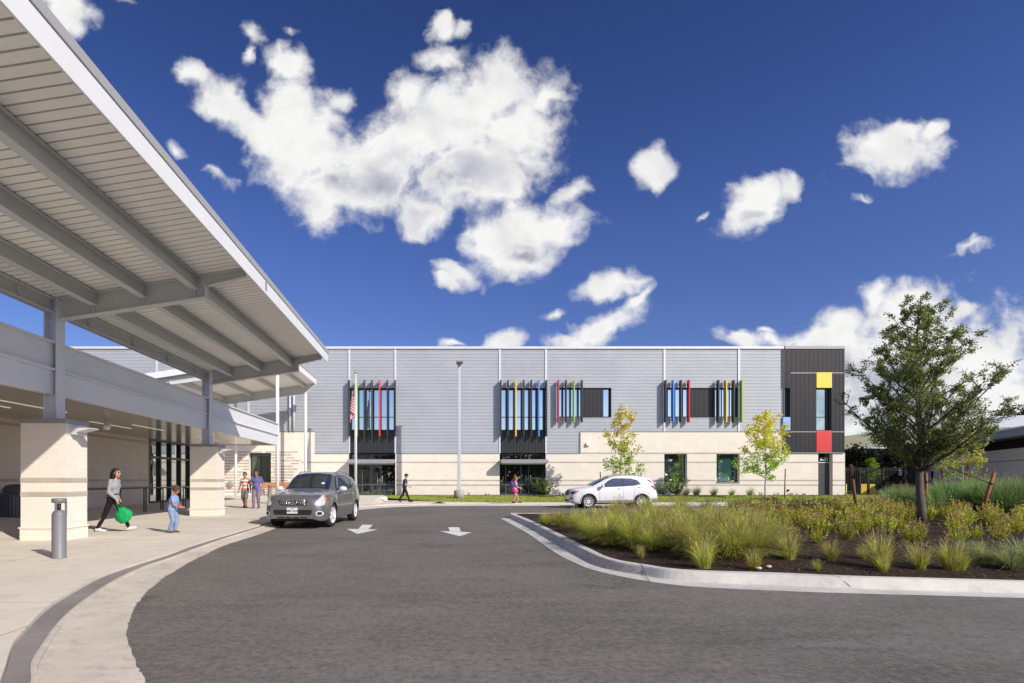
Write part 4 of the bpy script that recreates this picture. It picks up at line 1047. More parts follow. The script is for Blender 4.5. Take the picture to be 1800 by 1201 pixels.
# flagpole and flag
fx, fy = FX(625.5, 36.3), 36.3
t = thing('flagpole', (fx, fy, .2), 'tall white tapered flagpole topped by a gold ball', 'flagpole')
m = MB(); m.tube([(fx, fy, .1), (fx, fy, 4), (fx, fy, FZ(658, fy))], [.08, .072, .045], 18); m.build('pole', M['seam'], t)
m = MB(); m.ell((fx, fy, FZ(654.2, fy)), (.1, .1, .09)); m.build('finial', M['gold'], t)
m = MB(); m.tube([(fx-.07, fy-.05, 1.6), (fx-.08, fy-.05, FZ(665, fy))], .008, 5); m.build('halyard', M['white_steel'], t)
m = MB(); m.lathe([(.25, 0), (.25, .05), (.12, .12), (.1, .2)], (fx, fy, .16), 20); m.build('base_cover', M['alloy'], t)
# furled flag : u along fly 0..1, v along hoist 0..1 (0 = top)
bm = bmesh.new(); cl = bm.loops.layers.float_color.new('tint'); NU, NV = 60, 39
zt, zb = FZ(672, fy), FZ(756, fy)
grid = []
for j in range(NV+1):
    row = []
    for i in range(NU+1):
        u, v = i/NU, j/NV
        # cloth hangs: fly end drops; folds run down
        drop = u*1.6*(1-.15*v); zz = zt - v*1.42 - drop*(1-.12*v)*1.02*(.55+.45*u)
        zz = max(zb + .25*(1-v)*(1-u) + .05*math.sin(u*19), zz) if zz < zb else zz
        fold = math.sin(u*15 + v*2.2); rad = .02 + .15*u**.6*(.6+.6*v)*(.8+.3*math.sin(u*5+1))
        xx = fx - .07 - (.06 + .24*(.25+.75*min(1, v*.9+u*.5))) * (.5+.5*math.sin(u*13.5+.6+v*1.1)) * min(1, u*5)
        yy = fy + fold*rad*.55
        row.append(bm.verts.new((xx, yy, zz)))
    grid.append(row)
for j in range(NV):
    for i in range(NU):
        f = bm.faces.new((grid[j][i], grid[j+1][i], grid[j+1][i+1], grid[j][i+1])); f.smooth = True
        u, v = (i+.5)/NU, (j+.5)/NV; stripe = int(v*13)
        col = (.52, .02, .035) if stripe % 2 == 0 else (.78, .78, .76)
        if u < .4 and v < 7/13:
            col = (.03, .05, .20)
            if (i % 4 == 1) and (j % 4 == 1): col = (.8, .8, .8)
        for lp in f.loops: lp[cl] = (*col, 1)
me = bpy.data.meshes.new('flag'); bm.to_mesh(me); bm.free(); me.transform(Matrix.Translation((-fx, -fy, -zt)))
fl = link_mesh('flag', me, mk_leaf('flag_cloth', .25), None, (fx, fy, zt)); tag(fl, 'red, white and blue striped flag hanging limp against the flagpole', 'flag')
# bench (orange slats) and light planter behind the grey car
t = thing('bench', (-10.6, 38.6, .33), 'orange wooden slatted bench against the striped wall', 'bench')
m = MB()
for k in range(4): m.box(-11.9, -9.4, 38.5+k*.12, 38.6+k*.12, .74, .78)
for k in range(3): m.box(-11.9, -9.4, 38.98, 39.02, .84+k*.14, .95+k*.14)
m.build('slats', M['wood'], t)
m = MB()
for xx in (-11.7, -10.6, -9.6): m.box(xx-.04, xx+.04, 38.52, 39.0, .3, .74); m.box(xx-.03, xx+.03, 39.02, 39.07, .3, 1.22)
m.build('frame', M['cap_grey'], t)

# ================================================================== RIGHT: annex wall, pavilion, fence
an = thing('annex_building', (41, 43, .1), 'low tan masonry building with dark clerestory strip at the right edge', 'building')
pa, pb = Vector((46.2, 54.5)), Vector((33.0, 27.0)); dirw = (pb - pa).normalized(); nrm = Vector((dirw.y, -dirw.x))
if nrm.x > 0: nrm = -nrm
def wallbox(m, s0, s1, o0, o1, z0, z1):
    L = (pb-pa).length
    P = lambda s, o: pa + dirw*s*L + nrm*o
    a, b, c, d = P(s0, o0), P(s1, o0), P(s1, o1), P(s0, o1)
    m.prism([(a.x, a.y, z0), (b.x, b.y, z0), (c.x, c.y, z0), (d.x, d.y, z0)], (0, 0, z1-z0))
m = MB(); wallbox(m, 0, 1, -8, 0, .0, 3.45); m.build('masonry_wall', mk_masonry('annex_masonry', (.92, .78, .62), (.94, .82, .67), (.82, .70, .56)), an)
m = MB()
for z in (2.66, .98, 1.3): wallbox(m, 0, 1, -1, .005, z-.04, z+.04)
m.build('band_course', M['band'], an)
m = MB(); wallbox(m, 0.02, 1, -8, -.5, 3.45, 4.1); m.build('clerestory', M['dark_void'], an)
m = MB(); wallbox(m, -.04, 1, -9, .9, 4.1, 4.55); m.build('roof_fascia', M['cap_grey'], an)
m = MB(); wallbox(m, -.045, 1, -9.1, .97, 4.55, 4.66); m.build('roof_edge', M['white_steel'], an)
pv = thing('pavilion', (55, 66, .1), 'large open pavilion with shallow arched olive and white roof behind the oak', 'pavilion')
dd = 60.0; nseg = 14
px_top = [(1440, 775), (1481, 768), (1530, 761.5), (1580, 757.5), (1640, 754), (1740, 752), (1800, 752), (1900, 753)]
px_bot = [(1440, 800), (1481, 790.5), (1530, 784), (1580, 779), (1640, 775), (1740, 769), (1800, 764.5), (1900, 762)]
m = MB()
for (a, b, c, d_) in zip(px_top, px_top[1:], px_bot[1:], px_bot):
    P = lambda q: (FX(q[0], dd), dd, FZ(q[1], dd))
    Q = [Vector(P(q)) for q in (a, b, c, d_)]
    m.prism(Q, (0, .3, 0))
m.build('fascia', M['olive'], pv)
m = MB(); bk = 76.0
for (a, b) in zip(px_top, px_top[1:]):
    za, zb_ = FZ(a[1], dd), FZ(b[1], dd)
    ha, hb = [max(0, (q[0]-1560)/240)*1.0 for q in (a, b)]
    ra = FZ(a[1] - 22*min(1, ha*1.2), bk) if ha > 0 else za - .1; rb = FZ(b[1] - 22*min(1, hb*1.2), bk) if hb > 0 else zb_ - .1
    m.quad((FX(a[0], dd), dd-.05, za+.02), (FX(b[0], dd), dd-.05, zb_+.02), (FX(b[0], bk), bk, rb), (FX(a[0], bk), bk, ra))
m.build('roof', M['white_roof'], pv)
for x in (45, 50, 56, 62):
    m = MB(); m.box(x-.15, x+.15, dd+.4, dd+.7, .0, FZ(790, dd) - (.3 if x < 46 else -.2)); m.build('post', M['dark_frame'], pv)
m = MB(); m.box(38, 80, 68, 68.3, 0, 5.2); m.build('back_wall', M['dark_void'], pv)  # coloured near black to stand for the shade under the roof
# fence with yellow slat panels
fe = thing('metal_fence', (32, 44, .12), 'black metal picket fence with yellow slat panels beyond the school corner', 'fence')
fy0 = 44.0; z0, z1 = .2, FZ(822.5, fy0)
m = MB(); x = FX(1486, fy0)
while x < FX(1640, fy0): m.box(x-.014, x+.014, fy0-.014, fy0+.014, z0, z1); x += .13
for z in (z0+.12, z1-.16, z1-.02): m.box(FX(1485, fy0), FX(1640, fy0), fy0-.025, fy0+.025, z-.02, z+.02)
m.build('pickets', M['black'], fe)
m = MB()
for px in (1485.5, 1512, 1525, 1552, 1580, 1612, 1639): xx = FX(px, fy0); m.box(xx-.045, xx+.045, fy0-.045, fy0+.045, .1, z1+.05)
m.build('fence_post', M['black'], fe)
for (a, b) in ((1485.8, 1487.2), (1513, 1523.5), (1528, 1537.5), (1567, 1598)):
    m = MB(); x = FX(a, fy0)
    while x < FX(b, fy0)-.05: m.box(x, x+.085, fy0-.06, fy0-.03, .25, FZ(851, fy0)); x += .11
    m.build('slat_panel', M['yellow_fin'], fe)
sg = thing('notice_sign', (FX(1581.5, fy0), fy0-.06, FZ(831, fy0)), 'small white notice board on the picket fence', 'sign')
m = MB(); m.box(-.11, .11, -.02, .0, -.2, .2); m.build('board', M['white_steel'], sg, local=True)
m = MB(); m.box(-.07, .07, -.024, -.02, -.12, -.02); m.box(-.07, .07, -.024, -.02, .03, .12); m.build('lettering', M['ink'], sg, local=True)
m = MB(); xx = FX(1588, 47); m.lathe([(0, 0), (.3, 0), (.32, .2), (.26, .7), (.3, .9), (.0, 1.0)], (xx, 47, .15), 14); o = m.build('play_toy', mat_paint('purple_plastic', (.12, .03, .35), .5), loc=(xx, 47, .15)); tag(o, 'purple plastic play piece behind the picket fence', 'play equipment')

# ================================================================== VEGETATION
def leafquad(bm, cl, p, n_dir, size, w, col, rnd):
    """one small folded leaf: two triangles"""
    d = n_dir.normalized(); s = d.cross(Vector((rnd.uniform(-1, 1), rnd.uniform(-1, 1), rnd.uniform(-1, 1)))).normalized()
    a = bm.verts.new(p); b = bm.verts.new(p + d*size*.5 + s*w); c = bm.verts.new(p + d*size); e = bm.verts.new(p + d*size*.5 - s*w)
    f = bm.faces.new((a, b, c, e))
    for lp in f.loops: lp[cl] = (*col, 1)
def tree_mesh(seed, H, crown_base, env, nlimb, trunk_r, leaf_size, nleaf, colfn, lean=0, up=.55, twig=.34, bark='bark', gap=0, lo=.3):
    """env(t) crown radius at relative height t in 0..1 of the crown; returns (trunk bm builder, crown mesh)"""
    rnd = random.Random(seed)
    wood = MB(); tips = []
    def curve(p, d, L, n, wob, lift):
        pts = [p.copy()]; q = p.copy(); dd = d.normalized()
        for _ in range(n):
            dd = (dd + Vector((rnd.uniform(-wob, wob), rnd.uniform(-wob, wob), rnd.uniform(-wob, wob)+lift))).normalized(); q = q + dd*(L/n); pts.append(q.copy())
        return pts
    tr = [Vector((0, 0, 0))]; n = 14
    for i in range(1, n+1):
        z = H*.96*i/n; tr.append(Vector((lean*z + .05*H*.12*math.sin(i*1.3+seed), .03*math.sin(i*.9+seed*2), z)))
    rad = [trunk_r*(1.25 if i == 0 else 1.0)*max(.06, (1-i/n))**.75 for i in range(n+1)]
    wood.tube(tr, rad, 12)
    def at(z):
        f = z/(H*.96)*n; i = min(n-1, int(f)); return tr[i].lerp(tr[i+1], f-i)
    for k in range(nlimb):
        t = (k+.5)/nlimb; t = t**.9; z = crown_base + (H*.94-crown_base)*t
        ang = k*2.399 + rnd.uniform(-.4, .4); r = env((z-crown_base)/(H-crown_base)) * rnd.uniform(.62, 1.16)
        base = at(max(lo, z - r*up*.9)); 
        L = math.hypot(r, r*up) 
        d = Vector((math.cos(ang), math.sin(ang), up*1.2))
        pts = curve(base, d, L, 6, .16, .05)
        r0 = max(.008, trunk_r*.42*(1-t*.75)); wood.tube(pts, [r0*(1-.85*i/6) for i in range(7)], 6)
        nb = max(3, int(L/twig*2.2))
        for j in range(nb):
            s = rnd.uniform(.22, 1.); f = s*6; i = min(5, int(f)); q = pts[i].lerp(pts[i+1], f-i)
            dd = (pts[i+1]-pts[i]).normalized(); side = dd.orthogonal(); side.rotate(Matrix.Rotation(rnd.uniform(0, 6.28), 3, dd))
            ddd = (dd*.7 + side*rnd.uniform(.4, 1.) + Vector((0, 0, .25))).normalized()
            l2 = rnd.uniform(.5, 1.2)*twig*(1.15-s*.4)*(.5+r*.5)
            pp = curve(q, ddd, l2, 4, .3, .08); wood.tube(pp, [r0*.35*(1-.8*i/4)+.0018 for i in range(5)], 4, caps=False)
            tips.append((pp, t))
            for h in range(2):
                f2 = rnd.uniform(1, 3.6); i2 = int(f2); q2 = pp[i2].lerp(pp[min(4, i2+1)], f2-i2)
                sd = Vector((rnd.uniform(-1, 1), rnd.uniform(-1, 1), rnd.uniform(-.4, 1))).normalized()
                pq = curve(q2, sd, l2*rnd.uniform(.35, .7), 3, .3, .08); wood.tube(pq, [.004, .003, .002, .001], 3, caps=False); tips.append((pq, t))
    bm = bmesh.new(); cl = bm.loops.layers.float_color.new('tint'); 
    per = max(1, nleaf // max(1, len(tips)))
    for pts, t in tips:
        if rnd.random() < gap: continue
        shade = rnd.uniform(0, 1); k_ = per if rnd.random() < .8 else per*2
        for _ in range(k_):
            f = rnd.uniform(.2, len(pts)-1.001); i = int(f); q = pts[i].lerp(pts[i+1], f-i) + Vector((rnd.gauss(0, 1), rnd.gauss(0, 1), rnd.gauss(0, 1)))*leaf_size*.55
            d = Vector((rnd.uniform(-1, 1), rnd.uniform(-1, 1), rnd.uniform(-.8, .8)))
            sz = leaf_size*rnd.uniform(.6, 1.25)
            leafquad(bm, cl, q, d, sz, sz*.30, colfn(q.z/H, shade, rnd), rnd)
    me = bpy.data.meshes.new('crown'); bm.to_mesh(me); bm.free()
    return wood, me
def make_tree(name, loc, label, cat, rz=0, group=None, barkm='bark', **kw):
    t = thing(name, loc, label, cat, rz, group)
    w, me = tree_mesh(**kw)
    w.build('trunk', M[barkm], t, local=True)
    link_mesh('crown', me, M['leaf'], t); return t
def oakcol(h, s, r):
    g = r.uniform(.75, 1.2); a = (.12, .155, .038); b = (.36, .40, .10)
    k = s*.7 + r.random()*.3
    if r.random() < .04: return (.16*g, .15*g, .03)
    return tuple((x*(1-k)+y*k)*g for x, y in zip(a, b))
ox, oy = FX(1619.5, 14.6), 14.6
oak = make_tree('oak_tree', (ox, oy, zmulch(ox, oy)-.03), 'young live oak with dense dark green crown staked in the planted island', 'tree',
    seed=21, H=6.0, lo=1.3, crown_base=1.5, env=lambda t: (2.3*math.sin(min(1, t*2.4+.42)*math.pi/2)*(1 - t)**.80 + .10) if t < 1 else .1, nlimb=94, trunk_r=.094,
    leaf_size=.050, nleaf=60000, gap=.16, colfn=oakcol, up=.72, twig=.36, lean=-.012)
def maplecol(h, s, r):
    g = r.uniform(.8, 1.2)
    k = max(0, min(1, (h-.42)*4 + r.uniform(-.35, .25)))
    gr = (.38, .58, .04); ye = (.82, .78, .08); 
    c = tuple(x*(1-k)+y*k for x, y in zip(gr, ye))
    if k > .5 and r.random() < .07: c = (.60, .30, .06)
    return tuple(x*g for x in c)
def col2(h, s, r):
    g = r.uniform(.8, 1.2); k = max(0, min(1, (h-.35)*4 + r.uniform(-.3, .3))); a = (.22, .40, .03); b = (.6, .6, .07)
    return tuple((x*(1-k)+y*k)*g for x, y in zip(a, b))
xa, ya = FX(1092, 35.9), 35.9
make_tree('young_tree', (xa, ya, zlawn(xa, ya)), 'sparse young tree with orange yellow top and green lower leaves behind the white car', 'tree', barkm='bark_pale',
    seed=5, H=5.95, crown_base=1.5, env=lambda t: (1.35*(1-t)**.8 + .25 if t > .35 else 1.35), nlimb=24, trunk_r=.05, leaf_size=.17, nleaf=2300, colfn=maplecol, up=.6, twig=.5, gap=.22)
xb, yb_ = FX(1346, 35.3), 35.3
make_tree('young_tree', (xb, yb_, zlawn(xb, yb_)), 'slender young tree with yellow upper leaves between the ground floor window and door', 'tree', barkm='bark_pale',
    seed=9, H=5.65, crown_base=1.4, env=lambda t: (1.75*math.sin(min(1, t*2.2+.25)*math.pi/2)*(1-t)**.55+.12), nlimb=30, trunk_r=.055, leaf_size=.15, nleaf=4200, colfn=maplecol, up=.55, twig=.5, gap=.1)
xc, yc_ = FX(1692, 26), 26.0
make_tree('young_tree', (xc, yc_, .15), 'thin yellow green sapling between the oak and the tan annex wall', 'tree', barkm='bark_pale',
    seed=15, H=3.6, crown_base=1.1, env=lambda t: 1.35*(1-t)**.6+.15, nlimb=20, trunk_r=.035, leaf_size=.12, nleaf=1700, colfn=col2, up=.35, twig=.4, gap=.2)
xd = FX(1533, 47)
make_tree('young_tree', (xd, 47, .12), 'small bright green conical tree behind the picket fence', 'tree', barkm='bark_pale',
    seed=17, H=3.1, crown_base=1.0, env=lambda t: 1.0*(1-t)**.7+.1, nlimb=18, trunk_r=.04, leaf_size=.16, nleaf=1600, colfn=lambda h, s, r: (.25*r.uniform(.7, 1.2), .34*r.uniform(.8, 1.2), .02), up=.5, twig=.4)
def shadecol(h, s, r):  # leaf colour darkened to give the shade by the pavilion
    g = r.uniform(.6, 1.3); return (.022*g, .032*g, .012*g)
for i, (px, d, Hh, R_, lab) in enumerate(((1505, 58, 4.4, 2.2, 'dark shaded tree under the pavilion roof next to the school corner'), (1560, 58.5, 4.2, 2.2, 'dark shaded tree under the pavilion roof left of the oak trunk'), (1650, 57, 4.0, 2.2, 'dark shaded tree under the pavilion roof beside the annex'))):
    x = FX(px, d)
    make_tree('shade_tree', (x, d, .1), lab, 'tree', seed=31+i, H=Hh, crown_base=1.2, env=lambda t, R_=R_: R_*math.sin(min(1, t*2+.3)*math.pi/2)*(1-t)**.4+.2, nlimb=22, trunk_r=.14, leaf_size=.3, nleaf=3000, colfn=shadecol, up=.5, twig=.8, group='dark trees beyond the fence')
x = FX(1800, 95)
make_tree('distant_tree', (x, 95, 0), 'distant dark tree top showing above the white pavilion roof', 'tree', seed=41, H=13.8, crown_base=4, env=lambda t: 5.2*math.sin(min(1, t*2+.2)*math.pi/2)*(1-t)**.35+.2, nlimb=30, trunk_r=.3, leaf_size=.45, nleaf=6000, colfn=lambda h, s, r: (.03*r.uniform(.6, 1.4), .05*r.uniform(.6, 1.4), .02), up=.4, twig=1.6)

# stakes and ties
def stake(p0, p1, label, r=.04, grp=None):
    t = thing('tree_stake', p0, label, 'stake', group=grp)
    m = MB(); m.tube([(0, 0, -.05), tuple(Vector(p1)-Vector(p0))], [r, r*.92], 14); m.build('pole', M['stake'], t, local=True)
    v = Vector(p1)-Vector(p0)
    m = MB(); m.tube([v*.78-v.normalized()*.02, v*.78+v.normalized()*.02], r+.008, 12); m.build('band', M['black'], t, local=True)
    return Vector(p1)*.78 + Vector(p0)*.22
def P3(px, py, d): return ((px-VX)*d/FL, d, H0+(VY-py)*d/FL)
s1 = stake(P3(1508, 914, 16.8), P3(1495.5, 817, 16.6), 'leaning wooden tree stake left of the oak trunk', .042)
s2 = stake(P3(1719, 918, 15.2), P3(1748, 831, 15.0), 'leaning wooden tree stake right of the oak trunk', .045)
s3 = stake(P3(1629, 905, 17.2), P3(1628, 831, 17.2), 'upright wooden tree stake directly behind the oak trunk', .042)
tw = Vector((ox-.02, oy, 2.05))
m = MB()
for s_ in (s1, s2, s3):
    mid = (s_+tw)/2 - Vector((0, 0, .04)); m.tube([s_, mid, tw], .012, 5)
m.tube([tw+Vector((.1*math.cos(a*.7), .1*math.sin(a*.7), 0)) for a in range(10)], .014, 5)
o = m.build('tree_tie', M['black'], loc=tw); tag(o, 'black webbing ties strung from the oak trunk to its stakes', 'tree tie')
for (pa_, pb_, lab) in ((P3(1057, 862, 36.1), P3(1055, 829.5, 36.1), 'thin stake left of the young tree behind the white car'), (P3(1124, 862, 36.1), P3(1127, 829.5, 36.1), 'thin stake right of the young tree behind the white car'),
    (P3(1379, 876, 35.3), P3(1380.5, 824, 35.3), 'thin upright stake beside the slender yellow topped tree'), (P3(1655, 857, 26), P3(1656, 822, 26), 'thin stake left of the sapling by the annex wall'),
    (P3(1699, 857, 26), P3(1701, 812, 26), 'thin upright stake touching the sapling by the annex wall'), (P3(1723, 857, 26), P3(1735, 823, 26), 'leaning stake right of the sapling by the annex wall')):
    stake(pa_, pb_, lab, .035)

# ---- grasses
def blade(bm, cl, base, az, lean, h, w, c0, c1, rnd, seg=4, droop=1.0):
    d = Vector((math.cos(az), math.sin(az), 0)); s = Vector((-d.y, d.x, 0)); prev = None
    tw_ = rnd.uniform(-.5, .5); s = (s*math.cos(tw_) + d*math.sin(tw_))
    for i in range(seg+1):
        t = i/seg; out = lean*(t**1.7)*h; z = h*(t - .42*droop*lean*t**2.6)
        p = base + d*out + Vector((0, 0, z)); ww = w*(1-t)**.6 + .0006
        a, b = bm.verts.new(p + s*ww), bm.verts.new(p - s*ww)
        if prev:
            f = bm.faces.new((prev[0], prev[1], b, a)); k = (i-.5)/seg
            for lp in f.loops: lp[cl] = (*[x*(1-k)+y*k for x, y in zip(c0, c1)], 1)
        prev = (a, b)
def clump_mesh(seed, h, n, spread, cbase, ctips, w=.006, plume=0, lean=(.15, 1.0), root=.10):
    rnd = random.Random(seed); bm = bmesh.new(); cl = bm.loops.layers.float_color.new('tint')
    for i in range(n):
        az = rnd.uniform(0, 6.283); rr = root*math.sqrt(rnd.random()); base = Vector((math.cos(az)*rr, math.sin(az)*rr, 0))
        ln = (rnd.uniform(*lean)*spread if rnd.random() < .86 else rnd.uniform(1.1, 1.7)*spread); hh = h*rnd.uniform(.45, 1.1)*(1-.20*ln)
        tip = rnd.choice(ctips); g = rnd.uniform(.7, 1.25); az2 = az + rnd.uniform(-.5, .5)
        blade(bm, cl, base, az2, ln, hh, w*rnd.uniform(.6, 1.3), tuple(x*g for x in cbase), tuple(x*g for x in tip), rnd, 5)
    for i in range(plume):
        az = rnd.uniform(0, 6.283); ln = rnd.uniform(.1, .9)*spread; hh = h*rnd.uniform(.85, 1.15); c = rnd.uniform(.8, 1.2)
        blade(bm, cl, Vector((0, 0, 0)), az, ln, hh, .0035, (.25, .22, .08), (.42*c, .33*c, .17*c), rnd, 5)
        d = Vector((math.cos(az), math.sin(az), 0)); tip = d*ln*hh + Vector((0, 0, hh*(1-.42*ln)))
        for k in range(7):
            q = tip - Vector((d.x*ln, d.y*ln, .8))*k*.018*h
            leafquad(bm, cl, q, Vector((rnd.uniform(-1, 1), rnd.uniform(-1, 1), rnd.uniform(.2, 1))), .03, .006, (.42*c, .32*c, .16*c), rnd)
    me = bpy.data.meshes.new('grass_clump'); bm.to_mesh(me); bm.free(); me.materials.append(M['blade']); return me
YG_TIPS = [(.64, .70, .09), (.78, .78, .16), (.54, .62, .07), (.86, .76, .34), (.44, .56, .06)]
big = [clump_mesh(100+i, .72, 1150, 1.15, (.38, .40, .08), YG_TIPS, .0042, 50) for i in range(5)]
tuft = [clump_mesh(120+i, .55, 290, .66, (.38, .40, .07), [(.66, .70, .09), (.82, .76, .22), (.54, .62, .06), (.86, .74, .38)], .0034, 26, root=.085) for i in range(6)]
GR_TIPS = [(.20, .36, .10), (.28, .44, .13), (.36, .50, .18), (.15, .29, .07), (.42, .50, .24)]
tall = [clump_mesh(140+i, 1.25, 900, .85, (.09, .18, .04), GR_TIPS, .0065, 14) for i in range(4)]
pale = [clump_mesh(150+i, .6, 420, 1.1, (.24, .30, .10), [(.46, .54, .20), (.58, .58, .30), (.36, .46, .14)], .0042, 10) for i in range(3)]
rg = random.Random(77)
def plant(mesh, name, px, py, hpx, label, cat='grass clump', group=None, href=.72, z=None, lim=True):
    # find the bed point under the pixel
    d = FL*(H0-.2)/(py-VY)
    for _ in range(3):
        x = (px-VX)/FL*d; zz = zmulch(x, d); d = FL*(H0-zz)/(py-VY)
    x = (px-VX)/FL*d; zz = zmulch(x, d)
    h = hpx*d/FL; s = h/href
    o = bpy.data.objects.new(name, mesh); COL.objects.link(o); o.location = (x, d, zz-.01); o.scale = (s*rg.uniform(.92, 1.1), s*rg.uniform(.92, 1.1), s); o.rotation_euler = (0, 0, rg.uniform(0, 6.28))
    tag(o, label, cat, group); return o
G1 = 'yellow green fountain grasses filling the left of the island'
for i, (px, py, h) in enumerate(((960,921,24),(985,926,34),(1010,918,22),(1022,934,44),(1055,928,42),(1090,922,38),(1125,926,46),(1160,920,42),(1200,922,44),(1240,924,44),(1040,950,52),(1072,958,62),(1112,962,70),(1150,946,60),(1085,938,52),
      (1180,960,62),(1205,948,62),(1228,968,74),(1262,950,66),(1290,966,76),(1318,955,66),(1262,932,52),(1300,935,52),(1330,975,64),(1145,968,52),(1345,950,56),(1238,985,64))):
    plant(big[i % 5], 'fountain_grass', px, py, h*1.06, 'yellow green fountain grass clump massed at the left part of the island', group=G1)
for i, (px, py, h, lab) in enumerate(((1086,908,32,'low feathery grass tuft nearest the white car front wheel'),(1136,908,34,'feathery grass tuft below the middle of the white car'),(1196,907,34,'feathery grass tuft in front of the white car rear wheel'),(1243,905,26,'feathery grass tuft just right of the white car'))):
    plant(big[(i+2) % 5], 'fountain_grass', px, py, h*1.2, lab)
fr = ((1127,982,30,'smallest yellow tuft on bare mulch at the left front of the island'),(1237,999,72,'tall straw yellow tuft close to the kerb at the leftmost front'),(1326,1002,48,'slim yellow tuft beside the kerb near a white stone'),(1386,985,66,'upright yellow green tuft standing alone on the mulch'),
      (1460,987,48,'short straw coloured tuft right of the lone upright one'),(1436,1004,28,'lowest bright green tuft right at the kerb'),(1516,980,34,'small green tuft touching a taller yellow one'),(1548,1000,86,'tall narrow yellow tuft leaning beside the kerb'),
      (1552,1005,40,'bright green base tuft at the kerb under the tall narrow one'),(1617,1002,64,'pale green loose tuft with long bent blades'),(1672,1003,72,'yellow tuft fanning left at the kerb'),(1690,1004,44,'golden tuft directly behind the kerb at the right'))
for i, (px, py, h, lab) in enumerate(fr): plant(tuft[i % 6], 'grass_tuft', px, py, h*.88, lab, href=.55)
for i, (px, py, h, lab) in enumerate(((1735,992,52,'pale arching grass clump at the right front of the island'),(1775,1003,58,'pale arching grass clump nearest the lower right kerb'),(1800,985,60,'pale grass clump cut by the right picture edge'),(1700,972,40,'pale wispy grass clump behind the front tufts at the right'),(1850,1000,60,'pale grass clump just beyond the right front'))):
    if px < 1830: plant(pale[i % 3], 'grass_clump', px, py, h, lab, href=.6)
# tall green grasses behind
G2 = 'tall green grasses massed behind the oak'
for i in range(46):
    d = rg.uniform(16.5, 20.6); px = rg.uniform(1590 + (20.6-d)*14, 1830); x = (px-VX)/FL*d; 
    o = bpy.data.objects.new('tall_grass', tall[i % 4]); COL.objects.link(o); s = rg.uniform(.85, 1.12)*(1.0 if px > 1650 else .88); o.location = (x, d, zmulch(x, min(d, 20.5))-.02); o.scale = (s, s, s); o.rotation_euler = (0, 0, rg.uniform(0, 6.28))
    tag(o, 'tall soft green grass clump massed behind the oak trunk', 'grass clump', G2)
for i in range(16):
    d = rg.uniform(18.5, 20.6); px = rg.uniform(1560, 1625); x = (px-VX)/FL*d
    o = bpy.data.objects.new('tall_grass', tall[i % 4]); COL.objects.link(o); s = rg.uniform(.7, .95); o.location = (x, d, .2); o.scale = (s, s, s); o.rotation_euler = (0, 0, rg.uniform(0, 6.28))
    tag(o, 'tall soft green grass clump massed behind the oak trunk', 'grass clump', G2)
# ---- yellow green shrubs with reddish tips
def shrub_mesh(seed, h=.45, stems=34, spread=.28, greens=((.50, .58, .03), (.68, .68, .05), (.34, .46, .03), (.58, .60, .04)), tipc=((.46, .28, .15), (.56, .40, .20), (.38, .20, .11), (.58, .50, .12)), leaf=.045, per=26, tips=True):
    rnd = random.Random(seed); bm = bmesh.new(); cl = bm.loops.layers.float_color.new('tint')
    for i in range(stems):
        az = rnd.uniform(0, 6.283); ln = rnd.uniform(0, 1)**.7; hh = h*rnd.uniform(.65, 1.1)*(1-.3*ln*ln)
        top = Vector((math.cos(az)*spread*ln, math.sin(az)*spread*ln, hh)); base = Vector((math.cos(az)*.04, math.sin(az)*.04, 0))
        mid = base.lerp(top, .5) + Vector((math.cos(az), math.sin(az), 0))*.04
        g = rnd.uniform(.75, 1.2); gc = rnd.choice(greens)
        for j in range(per):
            t = rnd.uniform(.12, 1.); q = (base*(1-t)**2 + mid*2*t*(1-t) + top*t*t)
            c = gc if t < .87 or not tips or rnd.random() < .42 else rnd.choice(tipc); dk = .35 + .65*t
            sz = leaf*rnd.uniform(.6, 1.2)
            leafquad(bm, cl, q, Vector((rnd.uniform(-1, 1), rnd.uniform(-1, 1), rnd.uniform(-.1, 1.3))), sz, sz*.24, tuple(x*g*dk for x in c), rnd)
        if tips:
            for j in range(2 if i % 3 else 0):
                leafquad(bm, cl, top + Vector((rnd.uniform(-.02, .02), rnd.uniform(-.02, .02), rnd.uniform(-.01, .05))), Vector((rnd.uniform(-.4, .4), rnd.uniform(-.4, .4), 1)), .05, .012, rnd.choice(tipc), rnd)
    me = bpy.data.meshes.new('shrub'); bm.to_mesh(me); bm.free(); me.materials.append(M['leaf']); return me
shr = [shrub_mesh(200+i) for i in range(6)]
G3 = 'low yellow green shrubs with reddish tips spread across the island'
placed = []; tries = 0
while len(placed) < 125 and tries < 9000:
    tries += 1
    x = rg.uniform(5.2, 19.5); y = rg.uniform(9.0, 20.6); px = VX + x*FL/y
    if px > 1830 or px < 1285: continue
    py = VY + (H0-.25)*FL/y
    lim = 1290 + max(0, (py-915))*1.6
    if px < lim: continue
    if py > 948 and rg.random() < .5: continue
    if 948 < py and px > 1500 and rg.random() < .45: continue
    if py > 962: continue
    if px > 1700 and y > 15.5: continue
    if px > 1640 and y > 17: continue
    if any((x-a)**2+(y-b)**2 < .54**2 for a, b in placed): continue
    if (x-ox)**2+(y-oy)**2 < .4**2 or (abs(px-1621) < 32 and 11.6 < y < oy): continue
    placed.append((x, y)); s = rg.uniform(.85, 1.15)*(.68 + .42*sstep(10, 17, y))
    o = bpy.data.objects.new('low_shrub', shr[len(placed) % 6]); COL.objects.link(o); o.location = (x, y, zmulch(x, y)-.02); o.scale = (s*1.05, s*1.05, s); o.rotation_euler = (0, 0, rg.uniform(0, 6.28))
    tag(o, 'low bushy shrub with yellow green leaves and reddish brown tips in the island bed', 'shrub', G3)
